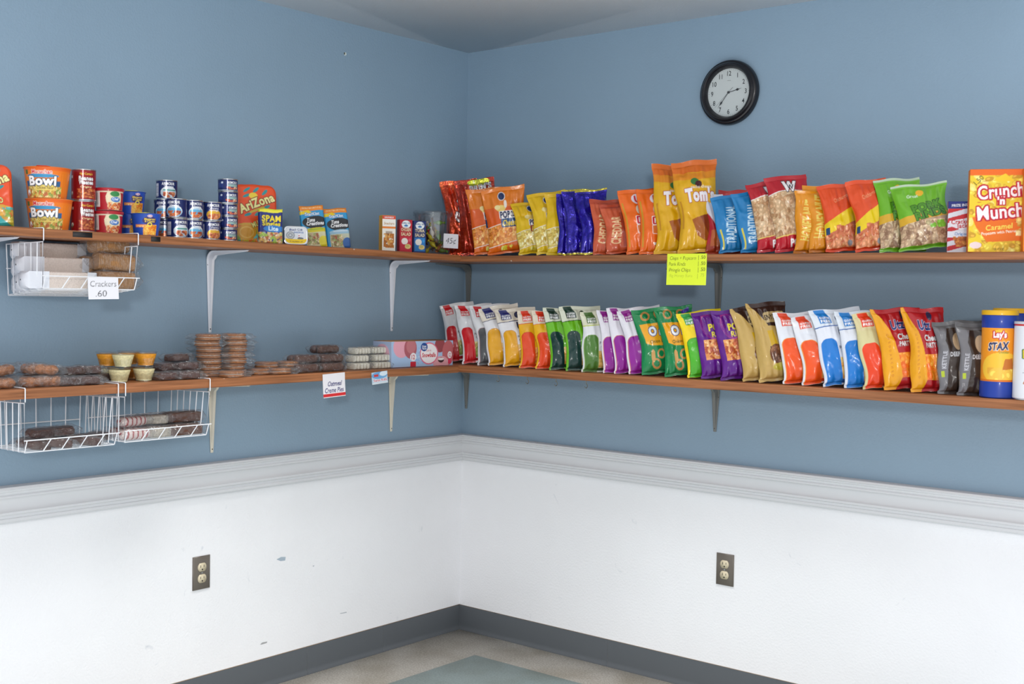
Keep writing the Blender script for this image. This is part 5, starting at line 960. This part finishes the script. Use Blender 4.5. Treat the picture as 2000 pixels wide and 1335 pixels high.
carton('popcorn_box', 'large yellow and orange caramel popcorn box reading Crunch n Munch', 'box', None, frame(onR(1947, .235), -math.radians(66)), .163, .055, .236, cm_, Art(.055, .245, 'e0781c'), 'e0641c')
cm2 = Art(.17, .245, 'f08a24'); cm2.e(.3, .6, .3, .3, 'f8c060'); cm2.rr(.05, .86, .4, .98, 'c83048', .01); cm2.r(.05, .05, .3, .1, 'e8e0c0'); cm2.t('Munch', .5, .6, .1, 'f4eef0', .06, out='c01c30', fit=.5)
carton('popcorn_box', 'large orange popcorn box cut off by the right edge of the photo', 'box', None, frame(onR(2056, .225), -math.radians(66)), .163, .055, .236, cm2, Art(.055, .245, 'e0781c'), 'e0641c')

# canisters on the lower right shelf
def canister(label, P, R, H, kind):
    e = empty('chip_canister', frame(P, -1.05)); n = 200; th = np.linspace(0, 2*PI, n, endpoint=False); uu = (.5+th/(2*PI)) % 1
    if kind == 'blue':
        MB().lathe([(.0003, 0), (R*.96, 0), (R*1.03, .003), (R*1.03, H*.10), (R*1.01, H*.18), (R, H*.19)], 64, col=lin('1c3c9c')).build('base_ring', M['cup'], e, 2); MB().lathe([(R, H*.80), (R*1.01, H*.81), (R*1.015, H*.94), (R, H*.945)], 64, col=lin('1c3c9c')).build('shoulder', M['cup'], e, 2)
        a = Art(2*PI*R, H*.62, 'f0961c'); a.e(.5, .25, .2, .3, 'f6c23c'); a.blobs(.36, .02, .6, .26, ['f0c04a', 'e8a838', 'f4d070'], 14, .022, 3); a.p([(.50, .22), (.52, .42), (.60, .44), (.61, .24)], 'c8742c'); a.e(.47, .88, .075, .09, 'f0c030'); a.t("Lay's", .47, .875, .11, 'ffffff', .05, out='c82030', fit=.12, ow=.003); a.t('STAX', .46, .66, .14, '1c2a5c', .07, rot=4, fit=.19, out='f4ece0', slant=.15); a.t('Cheddar', .51, .55, .04, '7a8a2c', .02, fit=.1); a.r(0, .0, 1, .03, 'd8701c')
        z0, z1 = H*.19, H*.80; z = np.linspace(z0, z1, 70); u, v = np.meshgrid(uu, (z-z0)/(z1-z0)); MB().lathe([(R*.995, q) for q in z], n, cols=a.at(u, v)).build('label_wrap', M['cup'], e)
        MB().lathe([(R*1.0, H*.945), (R*1.04, H*.948), (R*1.04, H*.99), (R*1.01, H), (R*.9, H), (R*.88, H-.002), (.0003, H-.002)], 64, col=lin('e8b41c')).build('lid', M['cup'], e, 2)
    else:
        a = Art(2*PI*R, H*.96, 'e2e4ea'); a.t('Pringles', .52, .60, .10, 'e0c83a', .06, fit=.24, out='3a6a3a', ow=.003, rot=2); a.t('PIZZA', .52, .48, .06, 'b86a3a', .04, fit=.11); a.p([(.44, .52), (.60, .52), (.58, .3), (.62, .18), (.52, .12), (.41, .2), (.45, .32)], 'c0764a'); a.blobs(.43, .14, .6, .3, ['d8946a', 'c06a44', 'e8b888', 'a84a34'], 26, .009, 4); a.t('.50', .435, .375, .07, '3a3a40', .0, fit=.06); a.r(0, .97, 1, 1, 'c83030')
        z = np.linspace(H*.02, H*.97, 120); u, v = np.meshgrid(uu, (z-z[0])/(z[-1]-z[0])); MB().lathe([(R, q) for q in z], n, cols=a.at(u, v)).build('label_wrap', M['cup'], e)
        MB().lathe([(.0003, .001), (R*.9, .001), (R, 0), (R*1.02, .001), (R*1.02, H*.02), (R, H*.022)], 64).build('base_ring', M['steel'], e, 2); MB().lathe([(R, H*.965), (R*1.03, H*.967), (R*1.03, H*.995), (R*.98, H), (.0003, H-.001)], 64, col=lin('c8ccd4')).build('lid', M['cup'], e, 2)
    return tag(e, label, 'canister', 'chip canisters')
P = onR(1948, .235, 'LR', 778); canister('blue and orange chip canister with yellow lid, front one', P, .0485, .252, 'blue')
P = onR(1969, .125, 'LR', 740); canister('blue chip canister with yellow lid standing behind the front one', P, .0465, .258, 'blue')
P = onR(2006, .245, 'LR', 782); canister('white chip canister cut off by the right edge of the photo', P, .040, .222, 'white')

# ------------------------------------------------------------------ clock
def clock():
    c = hit(1427, 182, 1, 0); e = empty('wall_clock', frame([1.2525, 0, 2.158], -PI/2)); R = .1145
    def face(prof, mat, name, n=96, col=(.8, .8, .8)):    # lathe about the outward axis (local -y)
        m = MB(); a = np.linspace(0, 2*PI, n, endpoint=False); p = np.array(prof); g = np.stack([p[:, 0:1]*np.sin(a), -np.repeat(p[:, 1:2], n, 1), p[:, 0:1]*np.cos(a)], -1); return m.grid(g, np.array(col), wrap=True).build(name, mat, e, 2)
    face([(R*.93, .0005), (R, .004), (R, .014), (R*.985, .022), (R*.95, .027), (R*.92, .028), (R*.90, .032), (R*.86, .036), (R*.81, .0355), (R*.77, .030), (R*.745, .018), (R*.735, .0155)], M['black'], 'frame_ring')
    Rf = R*.742; D = .0152; face([(.0003, D), (Rf, D)], flat('dial_white', 'd0d6d6', .6), 'dial')
    ink = flat('dial_ink', '2c3036', .6)
    def tri(name, shapes, dz, parent=e):
        m = MB()
        for pts in shapes: m.poly([(x, -D-dz, y) for x, y in pts], [list(range(len(pts)))])
        return m.build(name, ink, parent, False)
    for h in range(1, 13):
        vt, tr = glyphs(str(h), .018); an = h*PI/6; s = .0205; cx, cy = Rf*.79*math.sin(an), Rf*.79*math.cos(an); w = (vt[:, 0].max()+vt[:, 0].min())/2
        m = MB(); m.poly([((x-w)*s*.95+cx, -D-.0004, (y-.35)*s*1.15+cy) for x, y in vt], [tuple(t) for t in tr]); m.build('numeral', ink, e, False)
    tk = []
    for k in range(60):
        an = k*PI/30; l = .0035 if k % 5 == 0 else .0018; r0, r1 = Rf*.955, Rf*.955-l; s, c_ = math.sin(an), math.cos(an); w = .00045
        tk.append([(r0*s-w*c_, r0*c_+w*s), (r0*s+w*c_, r0*c_-w*s), (r1*s+w*c_, r1*c_-w*s), (r1*s-w*c_, r1*c_+w*s)])
    tri('minute_track', tk, .0004)
    def hand(name, ang, Lh, w, dz, tail=0, spade=True):
        a = math.radians(ang); pr = [(-w*.6, -tail), (w*.6, -tail), (w*.6, Lh*.55), (w*2.6, Lh*.68), (w*.5, Lh*.80), (.0002, Lh), (-.0002, Lh), (-w*.5, Lh*.80), (-w*2.6, Lh*.68), (-w*.6, Lh*.55)] if spade else [(-w, -tail), (w, -tail), (w*.6, Lh), (-w*.6, Lh)]
        tri(name, [[(x*math.cos(a)+y*math.sin(a), -x*math.sin(a)+y*math.cos(a)) for x, y in pr]], dz)
    hand('hour_hand', 78, Rf*.62, .0019, .0014, .004); hand('minute_hand', 219, Rf*.80, .0016, .0024, .004); hand('second_hand', 227, Rf*.88, .0005, .0032, .024, False)
    face([(.0003, D+.0050), (.004, D+.0048), (.0042, D+.0005)], ink, 'hub', 24)
    vt, tr = glyphs('STERLING', .0); m = MB(); m.poly([(x*.0032, -D-.0004, y*.0032+Rf*.48) for x, y in vt], [tuple(t) for t in tr]); m.build('maker_name', ink, e, False)
    face([(.0003, .0245), (Rf*1.01, .0235)], M['glass'], 'glass_cover')
    tag(e, 'round black framed wall clock with white face high on the right wall', 'clock')
clock()
# ------------------------------------------------------------------ outlets
def outlet(left, a, zc, label):
    e = empty('power_outlet', frame([0, a, zc] if left else [a, 0, zc], 0 if left else -PI/2)); W, H = .070, .114
    ring = lambda w, h, y: [(-w/2, y, -h/2), (w/2, y, -h/2), (w/2, y, h/2), (-w/2, y, h/2)]
    m = MB(); m.grid(np.array([ring(W, H, -.0004), ring(W, H, -.0035), ring(W-.006, H-.006, -.0062)]), wrap=True); m.tri.append([8, 9, 10, 11]); m.build('cover_plate', flat('brown_cover_plate', '6e675f', .35, .2), e, False)
    iv = flat('ivory_plastic', 'd9cdb0', .4)
    for s in (1, -1):
        t = np.linspace(0, 2*PI, 40, endpoint=False); x = .0172*np.cos(t); z = np.clip(.0172*np.sin(t), -.0142, .0142)+s*.0195
        m = MB(); m.grid(np.stack([np.stack([x, x*0-.006, z], -1), np.stack([x, x*0-.0082, z], -1)]), wrap=True); k = m.n-40; m.tri.append([k+i for i in range(40)]); r = m.build('receptacle', iv, e, False)
        q = MB(); q.box(-.0078, -.0084, s*.0195-.001, -.0056, -.00822, s*.0195+.0075); q.box(.0056, -.0084, s*.0195+.000, .0076, -.00822, s*.0195+.0072); q.poly([(.0028*math.cos(b), -.0084, s*.0195-.0078+.0028*math.sin(b)) for b in np.linspace(0, 2*PI, 12, endpoint=False)], [list(range(12))]); q.build('socket_slots', M['dark'], r, False)
    m = MB(); m.poly([(.0028*math.cos(b), -.0068, .0028*math.sin(b)) for b in np.linspace(0, 2*PI, 14, endpoint=False)], [list(range(14))]); m.build('screw', M['steel'], e, False)
    tag(e, label, 'outlet', 'brown duplex outlets')
outlet(True, -1.329, .462, 'brown power outlet on the white lower part of the left wall')
outlet(False, 1.277, .456, 'brown power outlet on the white lower part of the right wall')
